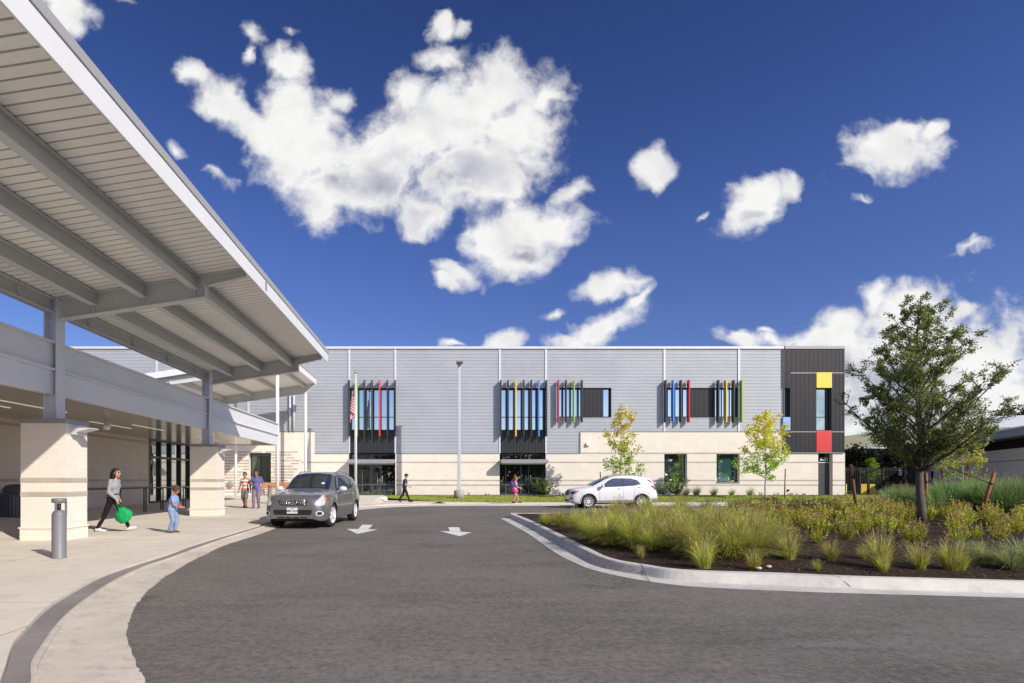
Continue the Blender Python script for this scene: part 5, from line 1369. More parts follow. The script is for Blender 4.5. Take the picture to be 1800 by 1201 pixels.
# ---- plants along the building
def wallplant(name, px, d, h, mesh, href, label, cat):
    x = FX(px, d); o = bpy.data.objects.new(name, mesh); COL.objects.link(o); s = h/href; o.location = (x, d, zlawn(x, d)); o.scale = (s, s, s); tag(o, label, cat)
bush = shrub_mesh(301, 1.0, 46, .75, ((.16, .24, .04), (.24, .32, .06), (.10, .17, .03)), ((.3, .3, .15),), .09, 26, False)
bush2 = shrub_mesh(302, 1.0, 50, .6, ((.18, .30, .03), (.30, .42, .04), (.12, .2, .03)), ((.3, .3, .1),), .09, 26, False)
wallplant('wispy_bush', 957, 37.6, 1.35, bush, 1, 'wispy green bush between the second entrance and the white car', 'bush')
wallplant('green_bush', 1187, 37.9, 1.5, bush2, 1, 'bright green bush below the left ground floor window', 'bush')
wallplant('dark_bush', 1163, 38.3, .9, bush, 1, 'low dark bush behind the rear of the white car', 'bush')
for px, h, lab in ((1206, .6, 'small grey green tuft nearest the bright green bush by the wall'), (1224, .7, 'small grey green tuft in the middle of the wall bed'), (1254.5, .62, 'rounded grass tuft below the left edge of the teal window'), (1286, .5, 'rounded grass tuft below the right edge of the teal window'), (1318, .58, 'rounded grass tuft between the teal window and the slender tree')):
    wallplant('wall_grass', px, 38.7, h, pale[0], .5, lab, 'grass clump')
sm = [shrub_mesh(310+i, .3, 12, .2, ((.15, .25, .03), (.28, .36, .05)), ((.3, .3, .1),), .06, 10, False) for i in range(2)]
for i in range(26):
    px = rg.choice([rg.uniform(700, 878), rg.uniform(1310, 1435), rg.uniform(970, 1000), rg.uniform(625, 700)]); 
    x = FX(px, 39.2); o = bpy.data.objects.new('seedling', sm[i % 2]); COL.objects.link(o); s = rg.uniform(.5, 1.); o.location = (x, 39.2, .33); o.scale = (s, s, s*rg.uniform(.6, 1.2)); tag(o, 'tiny leafy seedling in the soil strip at the foot of the wall', 'seedling', 'seedlings along the foot of the wall')
# ---- a wood on the far side behind the viewpoint, seen in the window reflections
rnd = random.Random(55); bm = bmesh.new(); cl = bm.loops.layers.float_color.new('tint')
for i in range(9000):
    x = rnd.uniform(-110, 150); y = -75 + rnd.uniform(-8, 8); hh = 8.5 + 3.5*noise.noise(Vector((x*.06, 3, 0))) + 2*noise.noise(Vector((x*.3, 7, 0)))
    z = hh*rnd.random()**.6; g = rnd.uniform(.5, 1.3)
    leafquad(bm, cl, Vector((x, y, z)), Vector((rnd.uniform(-1, 1), rnd.uniform(-1, 1), rnd.uniform(-.5, 1))), 2.2, .8, (.05*g, .08*g, .02*g), rnd)
me = bpy.data.meshes.new('far_wood'); bm.to_mesh(me); bm.free(); o = link_mesh('far_wood', me, M['leaf']); tag(o, 'dark belt of woodland across the road behind the viewpoint', 'woodland', kind='stuff')
# small stones on the mulch
for (px, py, lab) in ((1333, 1001, 'small white stone beside the slim tuft at the kerb'), (1351, 998, 'small flat pale stone right of the white one')):
    g_ = GP(px, py, .15); m = MB(); m.ell((g_[0], g_[1], .165), (.045, .035, .02), 2)
    for v in m.bm.verts: v.co += Vector((1, 1, 1))*noise.noise(v.co*30)*.012
    o = m.build('stone', M['kerb'], loc=(g_[0], g_[1], .15)); tag(o, lab, 'stone')

# ================================================================== CARS
def interp(tab, x):
    if x <= tab[0][0]: return tab[0][1]
    for (a, va), (b, vb) in zip(tab, tab[1:]):
        if x <= b:
            t = (x-a)/(b-a); t = t*t*(3-2*t)*.35 + t*.65; return va + (vb-va)*t
    return tab[-1][1]
def lerp(a, b, t): return a + (b-a)*t
def car_body(S):
    """closed shell, nose at x = 0, returns mesh builder"""
    L = S['L']; xs = set(S['st'])
    for xc in S['wx']:
        Rr = S['arch']
        for k in (-1.06, -1.0, -.88, -.6, -.22, .22, .6, .88, 1.0, 1.06): xs.add(round(xc + k*Rr, 4))
    xs = sorted(x for x in xs if 0 <= x <= L)
    bm = bmesh.new(); rings = []
    for x in xs:
        w = interp(S['w'], x); zt = interp(S['top'], x); zb = min(interp(S['belt'], x), zt - .03); zs = interp(S['sill'], x)
        wheel = 0
        for xc in S['wx']:
            dx = abs(x - xc)
            if dx < S['arch']: zs = max(zs, S['wz'] + math.sqrt(max(0, S['arch']**2 - dx*dx))); wheel = 1
        cab = max(0, min(1, (zt - zb - .07)/.38)); wr = S['wr']
        flare = .018 if wheel else 0
        pr = [(w*(.95 if not wheel else .995)+flare, zs), (w*.99+flare, zs + (zb-zs)*.16), (w*1.0+flare*.6, zs + (zb-zs)*.48), (w*.985, zs + (zb-zs)*.80), (w*.945, zb),
              (lerp(w*.84, wr+.055, cab), lerp(zb + .5*(zt-zb), zt-.15, cab)), (lerp(w*.66, wr-.03, cab), lerp(zt-.012, zt-.045, cab)), (lerp(w*.35, wr*.55, cab), zt-.008), (0, zt)]
        ring = [bm.verts.new((x, -y, z)) for y, z in pr] + [bm.verts.new((x, y, z)) for y, z in reversed(pr[:-1])]
        rings.append(ring)
    n = len(rings[0])
    for a, b in zip(rings, rings[1:]):
        for i in range(n-1): bm.faces.new((a[i], a[i+1], b[i+1], b[i])).smooth = True
    for r, rev in ((rings[0], False), (rings[-1], True)):
        h = n//2
        for i in range(h-1):
            q = [r[i], r[n-1-i], r[n-2-i], r[i+1]]
            f = bm.faces.new(q if not rev else list(reversed(q))); f.smooth = True
        f = bm.faces.new([r[h-1], r[h+1], r[h]]); f.smooth = True
    bmesh.ops.recalc_face_normals(bm, faces=bm.faces)
    return bm
def fromx(o, mat, L):
    pass
def decal(name, bvh, pts, frame, mat, parent, off=.006, step=.05, mirror=False, smooth=True):
    """frame = (origin fn(u,v)->start point, direction)"""
    g = gridpoly(pts, step); start, dirn = frame; dirn = Vector(dirn).normalized(); m = MB(); m.bm.free(); m.bm = g; bad = []
    for v in g.verts:
        hit = bvh.ray_cast(Vector(start(v.co.x, v.co.y)), dirn, 6)
        if hit[0] is None: bad.append(v)
        else: v.co = hit[0] + (hit[1] if hit[1].dot(dirn) < 0 else -hit[1])*off
    if bad: bmesh.ops.delete(g, geom=bad, context='VERTS')
    if mirror:
        m2 = MB(); m2.bm.free(); m2.bm = g.copy()
        for v in m2.bm.verts: v.co.y = -v.co.y
        for f in m2.bm.faces: f.smooth = smooth
        bmesh.ops.recalc_face_normals(m2.bm, faces=m2.bm.faces); m2.build(name, mat, parent, local=True, normals=False)
    for f in g.faces: f.smooth = smooth
    bmesh.ops.recalc_face_normals(g, faces=g.faces)
    c = Vector((1.5 if True else 0, 0, .7))
    for f in g.faces:
        if f.normal.dot(f.calc_center_median() - Vector((f.calc_center_median().x*.0 + 2.2, 0, .6))) < 0: f.normal_flip()
    return m.build(name, mat, parent, local=True, normals=False)
def make_wheel(t, x, y, z, r, w, side, spokes, steer=0, name='wheel'):
    mt = Matrix.Translation((x, y, z)) @ Matrix.Rotation(steer, 4, 'Z')
    m = MB(); hw = w/2
    m.lathe([(r*.66, -hw), (r*.80, -hw*1.04), (r*.95, -hw*.92), (r, -hw*.62), (r, hw*.62), (r*.95, hw*.92), (r*.80, hw*1.04), (r*.66, hw), (r*.64, hw*.2), (r*.64, -hw*.2), (r*.66, -hw)], (0, 0, 0), 48, 'y', caps=False)
    m.bm.transform(mt); wh = m.build(name, M['rubber'], t, local=True)
    m = MB(); s = side
    m.lathe([(r*.66, s*hw*.98), (r*.60, s*hw*.90), (r*.58, s*hw*.3), (r*.56, 0)], (0, 0, 0), 48, 'y', caps=False)
    m.lathe([(0, s*hw*.78), (r*.12, s*hw*.78), (r*.15, s*hw*.6)], (0, 0, 0), 16, 'y')
    for k in range(spokes):
        a = 2*math.pi*k/spokes
        for da in ((-.10, .10) if spokes <= 6 else (0,)):
            a2 = a + da; ww = r*(.045 if spokes <= 6 else .05)
            p = Vector((math.sin(a2), 0, math.cos(a2))); q = Vector((math.cos(a2), 0, -math.sin(a2)))
            i_, o_ = p*r*.10, p*r*.61
            m.prism([tuple(i_ - q*ww*.9 + Vector((0, s*hw*.55, 0))), tuple(i_ + q*ww*.9 + Vector((0, s*hw*.55, 0))), tuple(o_ + q*ww + Vector((0, s*hw*.72, 0))), tuple(o_ - q*ww + Vector((0, s*hw*.72, 0)))], (0, s*hw*.2, 0))
    m.bm.transform(mt); m.build('rim', M['alloy'], wh, local=True)
    m = MB(); m.lathe([(0, s*hw*.1), (r*.55, s*hw*.1)], (0, 0, 0), 32, 'y'); m.lathe([(0, s*hw*.2), (r*.36, s*hw*.2), (r*.36, s*hw*.15)], (0, 0, 0), 24, 'y'); m.bm.transform(mt); m.build('brake_disc', M['dark_frame'], wh, local=True)
    return wh
def make_car(name, loc, rz, S, label):
    t = thing(name, loc, label, 'car', rz)
    bm = car_body(S); me = bpy.data.meshes.new('body'); bm.to_mesh(me); bm.free()
    body = link_mesh('body', me, M[S['paint']], t); md = body.modifiers.new('s', 'SUBSURF'); md.levels = md.render_levels = 2; bake(body)
    for p in body.data.polygons: p.use_smooth = True
    b2 = bmesh.new(); b2.from_mesh(body.data); bvh = BVHTree.FromBMesh(b2); b2.free()
    Z = S['wz']
    m = MB(); m.box(.35, S['L']-.35, -S['W']/2+.23, S['W']/2-.23, .2, .62); 
    for xc in S['wx']: m.box(xc-S['arch']-.02, xc+S['arch']+.02, -S['W']/2+.1, S['W']/2-.1, .55, Z+S['arch']+.03)
    m.build('underbody', M['black'], t, local=True)
    sd_ = (lambda u, v: (u, -2.5, v), (0, 1, 0))
    for i, w_ in enumerate(S['side_windows']):
        o = decal('side_window', bvh, w_, sd_, M['glass_car'], t, .004, .06, True)
    if S.get('side_surround'): decal('window_trim', bvh, S['side_surround'], sd_, M['black'], t, .0025, .06, True)
    up = (lambda u, v: (u, v, 3), (0, 0, -1))
    decal('windshield', bvh, S['windshield'], up, M['glass_car'], t, .004, .05)
    decal('windshield_frame', bvh, S['windshield_trim'], up, M['black'], t, .002, .05)
    back = (lambda u, v: (7, u, v), (-1, 0, 0)); front = (lambda u, v: (-2, u, v), (1, 0, 0))
    decal('rear_window', bvh, S['rear_window'], back, M['glass_car'], t, .004, .05)
    for (nm, pts, frm, mat, off, mir) in S['decals']:
        fr = {'front': front, 'side': sd_, 'back': back, 'up': up}.get(frm)
        if fr is None:
            a = R(frm); dv = Vector((math.cos(a), math.sin(a), 0)); uu = Vector((-math.sin(a), math.cos(a), 0)); cx = Vector((.3, -.6, 0))
            fr = ((lambda dv, uu, cx: (lambda u, v: tuple(cx - dv*3 + uu*u + Vector((0, 0, v)))))(dv, uu, cx), dv)
        decal(nm, bvh, pts, fr, M[mat], t, off, .035, mir)
    for i, xc in enumerate(S['wx']):
        for s in (-1, 1): make_wheel(t, xc, s*(S['W']/2-.115-.02), S['wr_r'], S['wr_r'], .225, s, S['spokes'], S.get('steer', 0) if i == 0 else 0)
    for s in (-1, 1):       # mirrors
        x, y, z = S['mirror']; m = MB(); m.ell((x, s*y, z), (.085, .125, .085), 3); m.tube([(x+.02, s*(y-.22), z-.09), (x, s*(y-.05), z-.03)], .03, 8)
        mo = m.build('mirror', M[S.get('mirror_mat', S['paint'])], t, local=True)
        m = MB(); x0, z0, x1, z1 = S['rail']; yr = S['wr']-.02
        yr = S['wr']-.07; P_ = []
        for k in range(9):
            xk_ = x0 + (x1-x0)*k/8; hh_ = bvh.ray_cast(Vector((xk_, s*yr, 3)), Vector((0, 0, -1)))[0]; P_.append((xk_, s*yr, hh_.z + (.05 if 0 < k < 8 else -.005)))
        m.tube(P_, .017, 8); m.build('roof_rail', M[S['rail_mat']], t, local=True)
    for (xa, za) in S['handles']:
        h = bvh.ray_cast(Vector((xa, -2.5, za)), Vector((0, 1, 0)))
        for s in (-1, 1):
            y = abs(h[0].y)+.02; m = MB(); m.tube([(xa-.09, s*(y-.02), za), (xa-.06, s*y, za+.002), (xa+.06, s*y, za+.004), (xa+.09, s*(y-.02), za+.004)], .014, 8); m.build('door_handle', M['chrome'] if S['paint'] != 'car_grey' else M['car_grey'], t, local=True)
    for xs_, zs_, zt_ in S['seams']:
        m = MB()
        for s in (-1, 1):
            pr = []
            for k in range(12):
                z = zs_ + (zt_-zs_)*k/11; h = bvh.ray_cast(Vector((xs_, -2.5, z)), Vector((0, 1, 0)))
                if h[0]: pr.append((xs_, s*(abs(h[0].y)+.0025), z))
            for a, b in zip(pr, pr[1:]): m.quad((a[0]-.004, a[1], a[2]), (a[0]+.004, a[1], a[2]), (b[0]+.004, b[1], b[2]), (b[0]-.004, b[1], b[2]))
        m.build('door_gap', M['black'], t, local=True)
    return t, bvh

# --- dark grey crossover
SG = dict(L=4.64, W=1.80, wx=(.95, 3.64), arch=.405, wz=.33, wr_r=.355, wr=.635, paint='car_grey', spokes=6, steer=R(-6),
  st=[0, .02, .07, .16, .3, .45, .7, 1.0, 1.15, 1.3, 1.5, 1.75, 1.95, 2.1, 2.4, 2.8, 3.2, 3.6, 3.9, 4.15, 4.35, 4.5, 4.6, 4.64],
  w=[(0, .55), (.02, .66), (.07, .75), (.16, .82), (.3, .868), (.6, .895), (1.0, .9), (3.7, .9), (4.1, .885), (4.4, .84), (4.55, .78), (4.64, .66)],
  top=[(0, .70), (.02, .80), (.07, .88), (.16, .935), (.3, .975), (.7, 1.045), (1.05, 1.10), (1.18, 1.125), (1.3, 1.20), (1.75, 1.49), (1.98, 1.585), (2.2, 1.62), (2.8, 1.645), (3.4, 1.63), (3.9, 1.58), (4.18, 1.53), (4.38, 1.30), (4.52, 1.06), (4.6, .9), (4.64, .7)],
  belt=[(0, .60), (.07, .74), (.3, .88), (1.0, .99), (2.0, 1.03), (3.2, 1.07), (4.0, 1.13), (4.3, 1.10), (4.6, .8), (4.64, .65)],
  sill=[(0, .30), (.07, .24), (.3, .22), (.5, .24), (1.5, .24), (3.0, .26), (4.3, .32), (4.64, .42)],
  side_windows=[[(1.62, 1.07), (2.32, 1.085), (2.34, 1.50), (2.1, 1.485), (1.9, 1.40)], [(2.42, 1.09), (3.12, 1.12), (3.24, 1.42), (3.0, 1.475), (2.42, 1.505)], [(3.2, 1.13), (3.62, 1.24), (3.5, 1.34), (3.3, 1.41)]],
  side_surround=[(1.5, 1.05), (3.2, 1.10), (3.72, 1.23), (3.52, 1.38), (3.05, 1.50), (2.4, 1.525), (2.05, 1.51), (1.8, 1.37)],
  windshield=[(1.24, -.62), (1.20, 0), (1.24, .62), (1.60, .60), (1.92, .53), (1.95, 0), (1.92, -.53), (1.60, -.60)],
  windshield_trim=[(1.19, -.67), (1.15, 0), (1.19, .67), (1.60, .625), (1.96, .55), (1.99, 0), (1.96, -.55), (1.60, -.625)],
  rear_window=[(-.5, 1.16), (.5, 1.16), (.46, 1.42), (-.46, 1.42)],
  mirror=(1.62, .99, 1.10), mirror_mat='alloy', rail=(2.1, 1.67, 3.75, 1.62), rail_mat='chrome', handles=[(2.22, .93), (3.05, .95)], seams=[(1.45, .30, 1.0), (2.38, .28, 1.05), (3.2, .35, 1.08)],
  decals=[('grille', [(-.38, .70), (-.33, .66), (.33, .66), (.38, .70), (.43, .80), (-.43, .80)], 'front', 'black', .004, False),
          ('lower_grille', [(-.52, .40), (.52, .40), (.56, .52), (.5, .545), (-.5, .545), (-.56, .52)], 'front', 'black', .004, False),
          ('lower_slot', [(-.42, .31), (-.22, .31), (-.22, .345), (-.44, .345)], 'front', 'black', .006, False), ('lower_slot', [(-.18, .305), (-.02, .305), (-.02, .34), (-.18, .34)], 'front', 'black', .006, False),
          ('lower_slot', [(.02, .305), (.18, .305), (.18, .34), (.02, .34)], 'front', 'black', .006, False), ('lower_slot', [(.22, .31), (.42, .31), (.44, .345), (.22, .345)], 'front', 'black', .006, False),
          ('headlight', [(0.16, .665), (0.02, .645), (-0.13, .67), (-0.19, .75), (-0.23, .93), (-0.19, .945), (-0.08, .90), (0.1, .79), (0.17, .72)], 42, 'lens', .008, True),
          ('turn_lamp', [(-0.15, .70), (-0.2, .75), (-0.235, .93), (-0.195, .945), (-0.155, .87)], 42, 'amber', .012, True),
          ('fog_lamp_bezel', [(-.74+.09*math.cos(a*.5236), .44+.07*math.sin(a*.5236)) for a in range(12)], 'front', 'alloy', .004, True),
          ('fog_lamp', [(-.74+.062*math.cos(a*.5236), .44+.05*math.sin(a*.5236)) for a in range(12)], 'front', 'black', .007, True),
          ('tail_lamp', [(4.22, .98), (4.44, .95), (4.40, 1.14), (4.28, 1.3), (4.2, 1.2)], 'side', 'redlens', .008, True)])
gx, gy = -3.93, 15.72
th = R(84)
car1, bvh1 = make_car('grey_car', (gx, gy, 0), th, SG, 'dark grey compact SUV parked by the kerb with front wheels turned and roof rails')
# grille mesh: slanted bright bars left and right of the badge
def on_front(bvh, y, z, off=.01):
    h = bvh.ray_cast(Vector((-2, y, z)), Vector((1, 0, 0))); return (h[0] + Vector((-off, 0, 0))) if h[0] else Vector((0, y, z))
m = MB()
for s in (-1, 1):
    for k in range(4):
        y = s*(.165 + k*.06); a = on_front(bvh1, y, .672); b = on_front(bvh1, y + s*.02, .795); m.tube([a, b], .0075, 5)
    for z in (.705, .74, .772): m.tube([on_front(bvh1, s*y, z, .008) for y in (.14, .25, .36)], .006, 5)
    m.tube([on_front(bvh1, s*.085, .665, .012), on_front(bvh1, s*.125, .80, .012)], .016, 6)
m.tube([on_front(bvh1, y, .805, .006) for y in (-.38, -.2, 0, .2, .38)], .010, 6)
m.build('grille_bars', M['chrome'], car1, local=True)
m = MB(); c = on_front(bvh1, 0, .73, .02)
for k in range(20):
    a, b = 2*math.pi*k/20, 2*math.pi*(k+1)/20; m.tube([c+Vector((0, .055*math.cos(a), .048*math.sin(a))), c+Vector((0, .055*math.cos(b), .048*math.sin(b)))], .008, 5)
m.box(c.x-.012, c.x+.004, -.075, .075, .72, .74); m.build('badge', M['chrome'], car1, local=True)
c = on_front(bvh1, 0, .50, .015)
m = MB(); m.box(c.x-.012, c.x, -.155, .155, .44, .60); pl = m.build('number_plate', M['plate_white'], car1, local=True, bevel=.004)
me = text('BBR·7630', .088, (c.x-.0135, 0, .508), (R(90), 0, R(-90)), None, None, ext=.001); link_mesh('plate_lettering', me, M['ink'], pl)
me = text('TEXAS', .03, (c.x-.0135, 0, .575), (R(90), 0, R(-90)), None, None, ext=.001); link_mesh('plate_lettering', me, M['ink'], pl)
m = MB(); h = bvh1.ray_cast(Vector((1.42, -.44, 3)), Vector((0, 0, -1)))[0]
m.quad((h.x-.02, -.48, h.z-.005), (h.x-.02, -.38, h.z-.005), (h.x+.05, -.38, h.z+.045), (h.x+.05, -.48, h.z+.045)); m.build('sticker', M['plate_white'], car1, local=True)

# --- white small crossover
SW = dict(L=4.27, W=1.775, wx=(.86, 3.415), arch=.385, wz=.33, wr_r=.345, wr=.61, paint='car_white', spokes=10,
  st=[0, .02, .06, .14, .25, .4, .6, .85, 1.0, 1.12, 1.3, 1.6, 1.85, 2.05, 2.3, 2.7, 3.1, 3.45, 3.7, 3.9, 4.05, 4.15, 4.23, 4.27],
  w=[(0, .50), (.02, .62), (.06, .72), (.14, .80), (.25, .845), (.45, .875), (.8, .8875), (3.4, .8875), (3.8, .875), (4.05, .83), (4.2, .75), (4.27, .64)],
  top=[(0, .66), (.02, .78), (.06, .86), (.14, .93), (.25, .975), (.55, 1.04), (.95, 1.10), (1.06, 1.13), (1.35, 1.29), (1.75, 1.49), (1.98, 1.57), (2.2, 1.625), (2.6, 1.645), (3.1, 1.635), (3.5, 1.60), (3.85, 1.55), (4.0, 1.47), (4.12, 1.22), (4.19, 1.04), (4.24, .85), (4.27, .66)],
  belt=[(0, .55), (.06, .70), (.25, .86), (.9, .98), (1.6, 1.0), (2.4, 1.04), (3.1, 1.10), (3.6, 1.14), (3.95, 1.10), (4.2, .8), (4.27, .6)],
  sill=[(0, .30), (.06, .24), (.25, .22), (.5, .24), (1.4, .27), (2.8, .30), (4.0, .34), (4.27, .44)],
  side_windows=[[(1.50, 1.035), (2.44, 1.075), (2.46, 1.44), (2.15, 1.44), (1.95, 1.365)], [(2.58, 1.085), (3.08, 1.125), (3.10, 1.40), (2.9, 1.43), (2.58, 1.445)], [(3.13, 1.13), (3.34, 1.19), (3.22, 1.34), (3.13, 1.385)]],
  side_surround=[(1.44, 1.02), (2.5, 1.065), (3.1, 1.11), (3.40, 1.18), (3.24, 1.37), (2.95, 1.45), (2.5, 1.462), (2.1, 1.455), (1.88, 1.36)],
  windshield=[(1.12, -.60), (1.08, 0), (1.12, .60), (1.50, .585), (1.90, .50), (1.93, 0), (1.90, -.50), (1.50, -.585)],
  windshield_trim=[(1.07, -.64), (1.03, 0), (1.07, .64), (1.50, .605), (1.94, .52), (1.97, 0), (1.94, -.52), (1.50, -.605)],
  rear_window=[(-.48, 1.14), (.48, 1.14), (.44, 1.38), (-.44, 1.38)],
  mirror=(1.50, .97, 1.09), rail=(1.85, 1.63, 3.55, 1.60), rail_mat='cap_grey', handles=[(2.36, .955), (3.32, 1.035)], seams=[(1.38, .33, 1.0), (2.52, .33, 1.08)],
  decals=[('grille', [(-.36, .62), (.36, .62), (.44, .74), (.40, .83), (-.40, .83), (-.44, .74)], 'front', 'black', .005, False),
          ('lower_grille', [(-.45, .33), (.45, .33), (.5, .43), (-.5, .43)], 'front', 'black', .005, False),
          ('front_pocket', [(0.27, .45), (0.02, .45), (0.05, .52), (0.2, .54)], 42, 'black', .006, True),
          ('headlight', [(0.24, .70), (0.05, .68), (-0.12, .72), (-0.24, .82), (-0.22, .86), (0.1, .82), (0.22, .78)], 42, 'glass_car', .008, True),
          ('turn_lamp', [(-0.06, .715), (-0.14, .735), (-0.245, .825), (-0.22, .86), (-0.1, .84)], 42, 'amber', .012, True),
          ('lower_cladding', [(1.29, .28), (2.98, .32), (2.98, .425), (1.29, .39)], 'side', 'car_trim', .006, True),
          ('front_lip', [(.1, .24), (.42, .24), (.42, .30), (.1, .33)], 'side', 'car_trim', .006, True),
          ('rear_bumper_trim', [(3.86, .34), (4.15, .40), (4.2, .52), (3.84, .46)], 'side', 'car_trim', .006, True),
          ('rear_quarter_glass', [(3.70, 1.40), (3.84, 1.385), (3.98, 1.24), (3.92, 1.24)], 'side', 'glass_car', .006, True),
          ('tail_lamp', [(3.82, 1.09), (3.98, 1.12), (4.07, 1.06), (4.14, .90), (4.06, .90), (3.98, 1.0)], 'side', 'redlens', .010, True)])
wx, wy = FX(1035, 27.45) - .86, 27.45 + .86
car2, bvh2 = make_car('white_car', (wx, wy, 0), 0, SW, 'white small crossover car parked beyond the island facing left')
for xc in (.86, 3.415):   # grey arch lips
    for s in (-1, 1):
        m = MB(); pts = []
        for k in range(15):
            a = math.pi*k/14; px_, pz = xc - .40*math.cos(a), .33 + .40*math.sin(a)
            h = bvh2.ray_cast(Vector((px_, -2.5, pz)), Vector((0, 1, 0)))
            if h[0]: pts.append(Vector((px_, s*(abs(h[0].y)+.004), pz)))
        if len(pts) > 2: m.tube(pts, .018, 6)
        m.build('arch_trim', M['car_trim'], car2, local=True)

# ================================================================== PEOPLE
def skinmat(name, col):
    t = NT(name); n = t.noise(t.coord('Object'), 30, 3, .6); b = t.bsdf(t.mix(n, tuple(x*.9 for x in col), tuple(min(1, x*1.1) for x in col)), .5, 0, .4)
    b.inputs['Subsurface Weight'].default_value = .08; b.inputs['Subsurface Radius'].default_value = (.02, .008, .005); return t.done(b)
SK1, SK2 = skinmat('skin_light', (.50, .27, .18)), skinmat('skin_tan', (.36, .18, .11))
def cloth(name, col, var=.18): return mat_paint(name, col, .85, 0, var, 18, .15, bump=.3)
def ik(a, b, l1, l2, pole):
    a, b, pole = Vector(a), Vector(b), Vector(pole); d = b-a; L = min(d.length, (l1+l2)*.999); d.normalize()
    c = (l1*l1 + L*L - l2*l2)/(2*L); h = math.sqrt(max(0, l1*l1-c*c)); p = (pole - d*pole.dot(d)).normalized(); return a + d*c + p*h
def remesh(m, name, mat, parent, vox, smooth=3):
    o = m.build(name, mat, parent, local=True)
    r = o.modifiers.new('r', 'REMESH'); r.mode = 'VOXEL'; r.voxel_size = vox; r.use_smooth_shade = True
    s = o.modifiers.new('s', 'SMOOTH'); s.factor = .5; s.iterations = smooth
    bake(o)
    for p in o.data.polygons: p.use_smooth = True
    o.data.materials.clear(); o.data.materials.append(mat); return o
def person(loc, face, H, label, P, skin, shirt, pants, shoe, hair, group=None, sleeves='short', legs='long', hairstyle='short', build=1.0, headsc=1.0, look=(1, 0, -.05), extra=None):
    """local frame: +x forward, +y left. P: lf, rf foot targets (x,y,z heel), lh, rh hand targets, hip offset"""
    t = thing('person', loc, label, 'person', face, group)
    h = H; hip = Vector(P.get('hip', (0, 0, .52)))*h; chest = hip + Vector((P.get('leanx', .02)*h, 0, .20*h)); neck = chest + Vector((P.get('leanx', .02)*h*.6, 0, .115*h)); 
    hd = Vector(look).normalized(); head = neck + Vector((.018*h, 0, .085*h*headsc)) + Vector((hd.x*.01*h, hd.y*.01*h, 0))
    sw = .104*h*build; B = MB(); b = build
    yaw = P.get('twist', 0); sv = Vector((-math.sin(yaw), math.cos(yaw), 0))
    shl, shr = neck + sv*sw - Vector((0, 0, .042*h)), neck - sv*sw - Vector((0, 0, .042*h))
    hl, hr = hip + Vector((0, .052*h*b, 0)), hip - Vector((0, .052*h*b, 0))
    sh = MB(); pa = MB(); so = MB()
    # torso under clothes
    B.capsule(hip, chest, .07*h*b, .075*h*b); B.capsule(chest, neck - Vector((0, 0, .03*h)), .075*h*b, .05*h); B.capsule(shl, shr, .03*h, .03*h); B.capsule(neck - Vector((0, 0, .02*h)), head - Vector((0, 0, .03*h)), .032*h, .03*h)
    # head
    hr_ = .062*h*headsc; rot = hd.to_track_quat('X', 'Z').to_matrix()
    def hp(x, y, z): return head + rot @ Vector((x*hr_, y*hr_, z*hr_))
    B.ell(hp(-.05, 0, .12), (hr_*1.0, hr_*.80, hr_*.95), 3, rot); B.ell(hp(.22, 0, -.45), (hr_*.66, hr_*.58, hr_*.62), 3, rot)
    B.capsule(hp(.90, 0, .05), hp(1.05, 0, -.22), .09*hr_, .15*hr_); 
    for s in (-1, 1): B.ell(hp(-.05, s*.80, -.05), (hr_*.2, hr_*.1, hr_*.28), 2, rot)
    B.ell(hp(.78, 0, -.62), (hr_*.12, hr_*.28, hr_*.09), 2, rot); B.ell(hp(.70, 0, -.92), (hr_*.2, hr_*.25, hr_*.18), 2, rot)
    up1, up2 = .172*h, .155*h
    for s, S0, key in ((1, shl, 'lh'), (-1, shr, 'rh')):
        tgt = Vector(P[key])*h; el = ik(S0, tgt, up1, up2, P.get(key+'_pole', (-1, s*.25, -.6)))
        B.capsule(S0, el, .030*h*b, .024*h); B.capsule(el, tgt, .025*h, .0165*h)
        d = (tgt - el).normalized(); hdir = Vector(P.get(key+'_dir', tuple(d))).normalized(); pal = tgt + hdir*.035*h
        side = hdir.cross(Vector((0, s, 0)));  side = side.normalized() if side.length > .1 else Vector((1, 0, 0))
        B.capsule(tgt, pal, .0155*h, .0185*h)
        for k, (fl, off) in enumerate(((.036, -.0165), (.041, -.0055), (.039, .0055), (.031, .0165))):
            r0 = pal + side*off*h; kn = r0 + hdir*fl*.55*h; inw = Vector((.0, -s*.6, 0)) + Vector((0, 0, -.25)); tip = kn + (hdir + inw*P.get('curl', .5)).normalized()*fl*.55*h
            B.capsule(r0, kn, .0058*h, .0052*h); B.capsule(kn, tip, .0052*h, .0042*h)
        th0 = tgt + hdir*.012*h + side*(-.018)*h; B.capsule(th0, th0 + (hdir*.8 - side*.8).normalized()*.035*h, .0068*h, .005*h)
        if sleeves == 'short': sh.capsule(S0, S0.lerp(el, .62), .036*h*b, .033*h)
        else: sh.capsule(S0, el, .036*h*b, .030*h); sh.capsule(el, el.lerp(tgt, .93), .033*h, .024*h)
    sh.capsule(hip + Vector((0, 0, .02*h)), chest, .084*h*b*P.get('belly', 1), .086*h*b); sh.capsule(chest, neck - Vector((0, 0, .045*h)), .086*h*b, .052*h); sh.capsule(shl, shr, .034*h, .034*h)
    sh.capsule(chest + sv*.03*h*b, chest - sv*.03*h*b, .084*h*b, .084*h*b); sh.capsule(hip + Vector((0, .03*h, .02*h)), hip + Vector((0, -.03*h, .02*h)), .080*h*b, .080*h*b)
    th_, sn = .245*h, .235*h
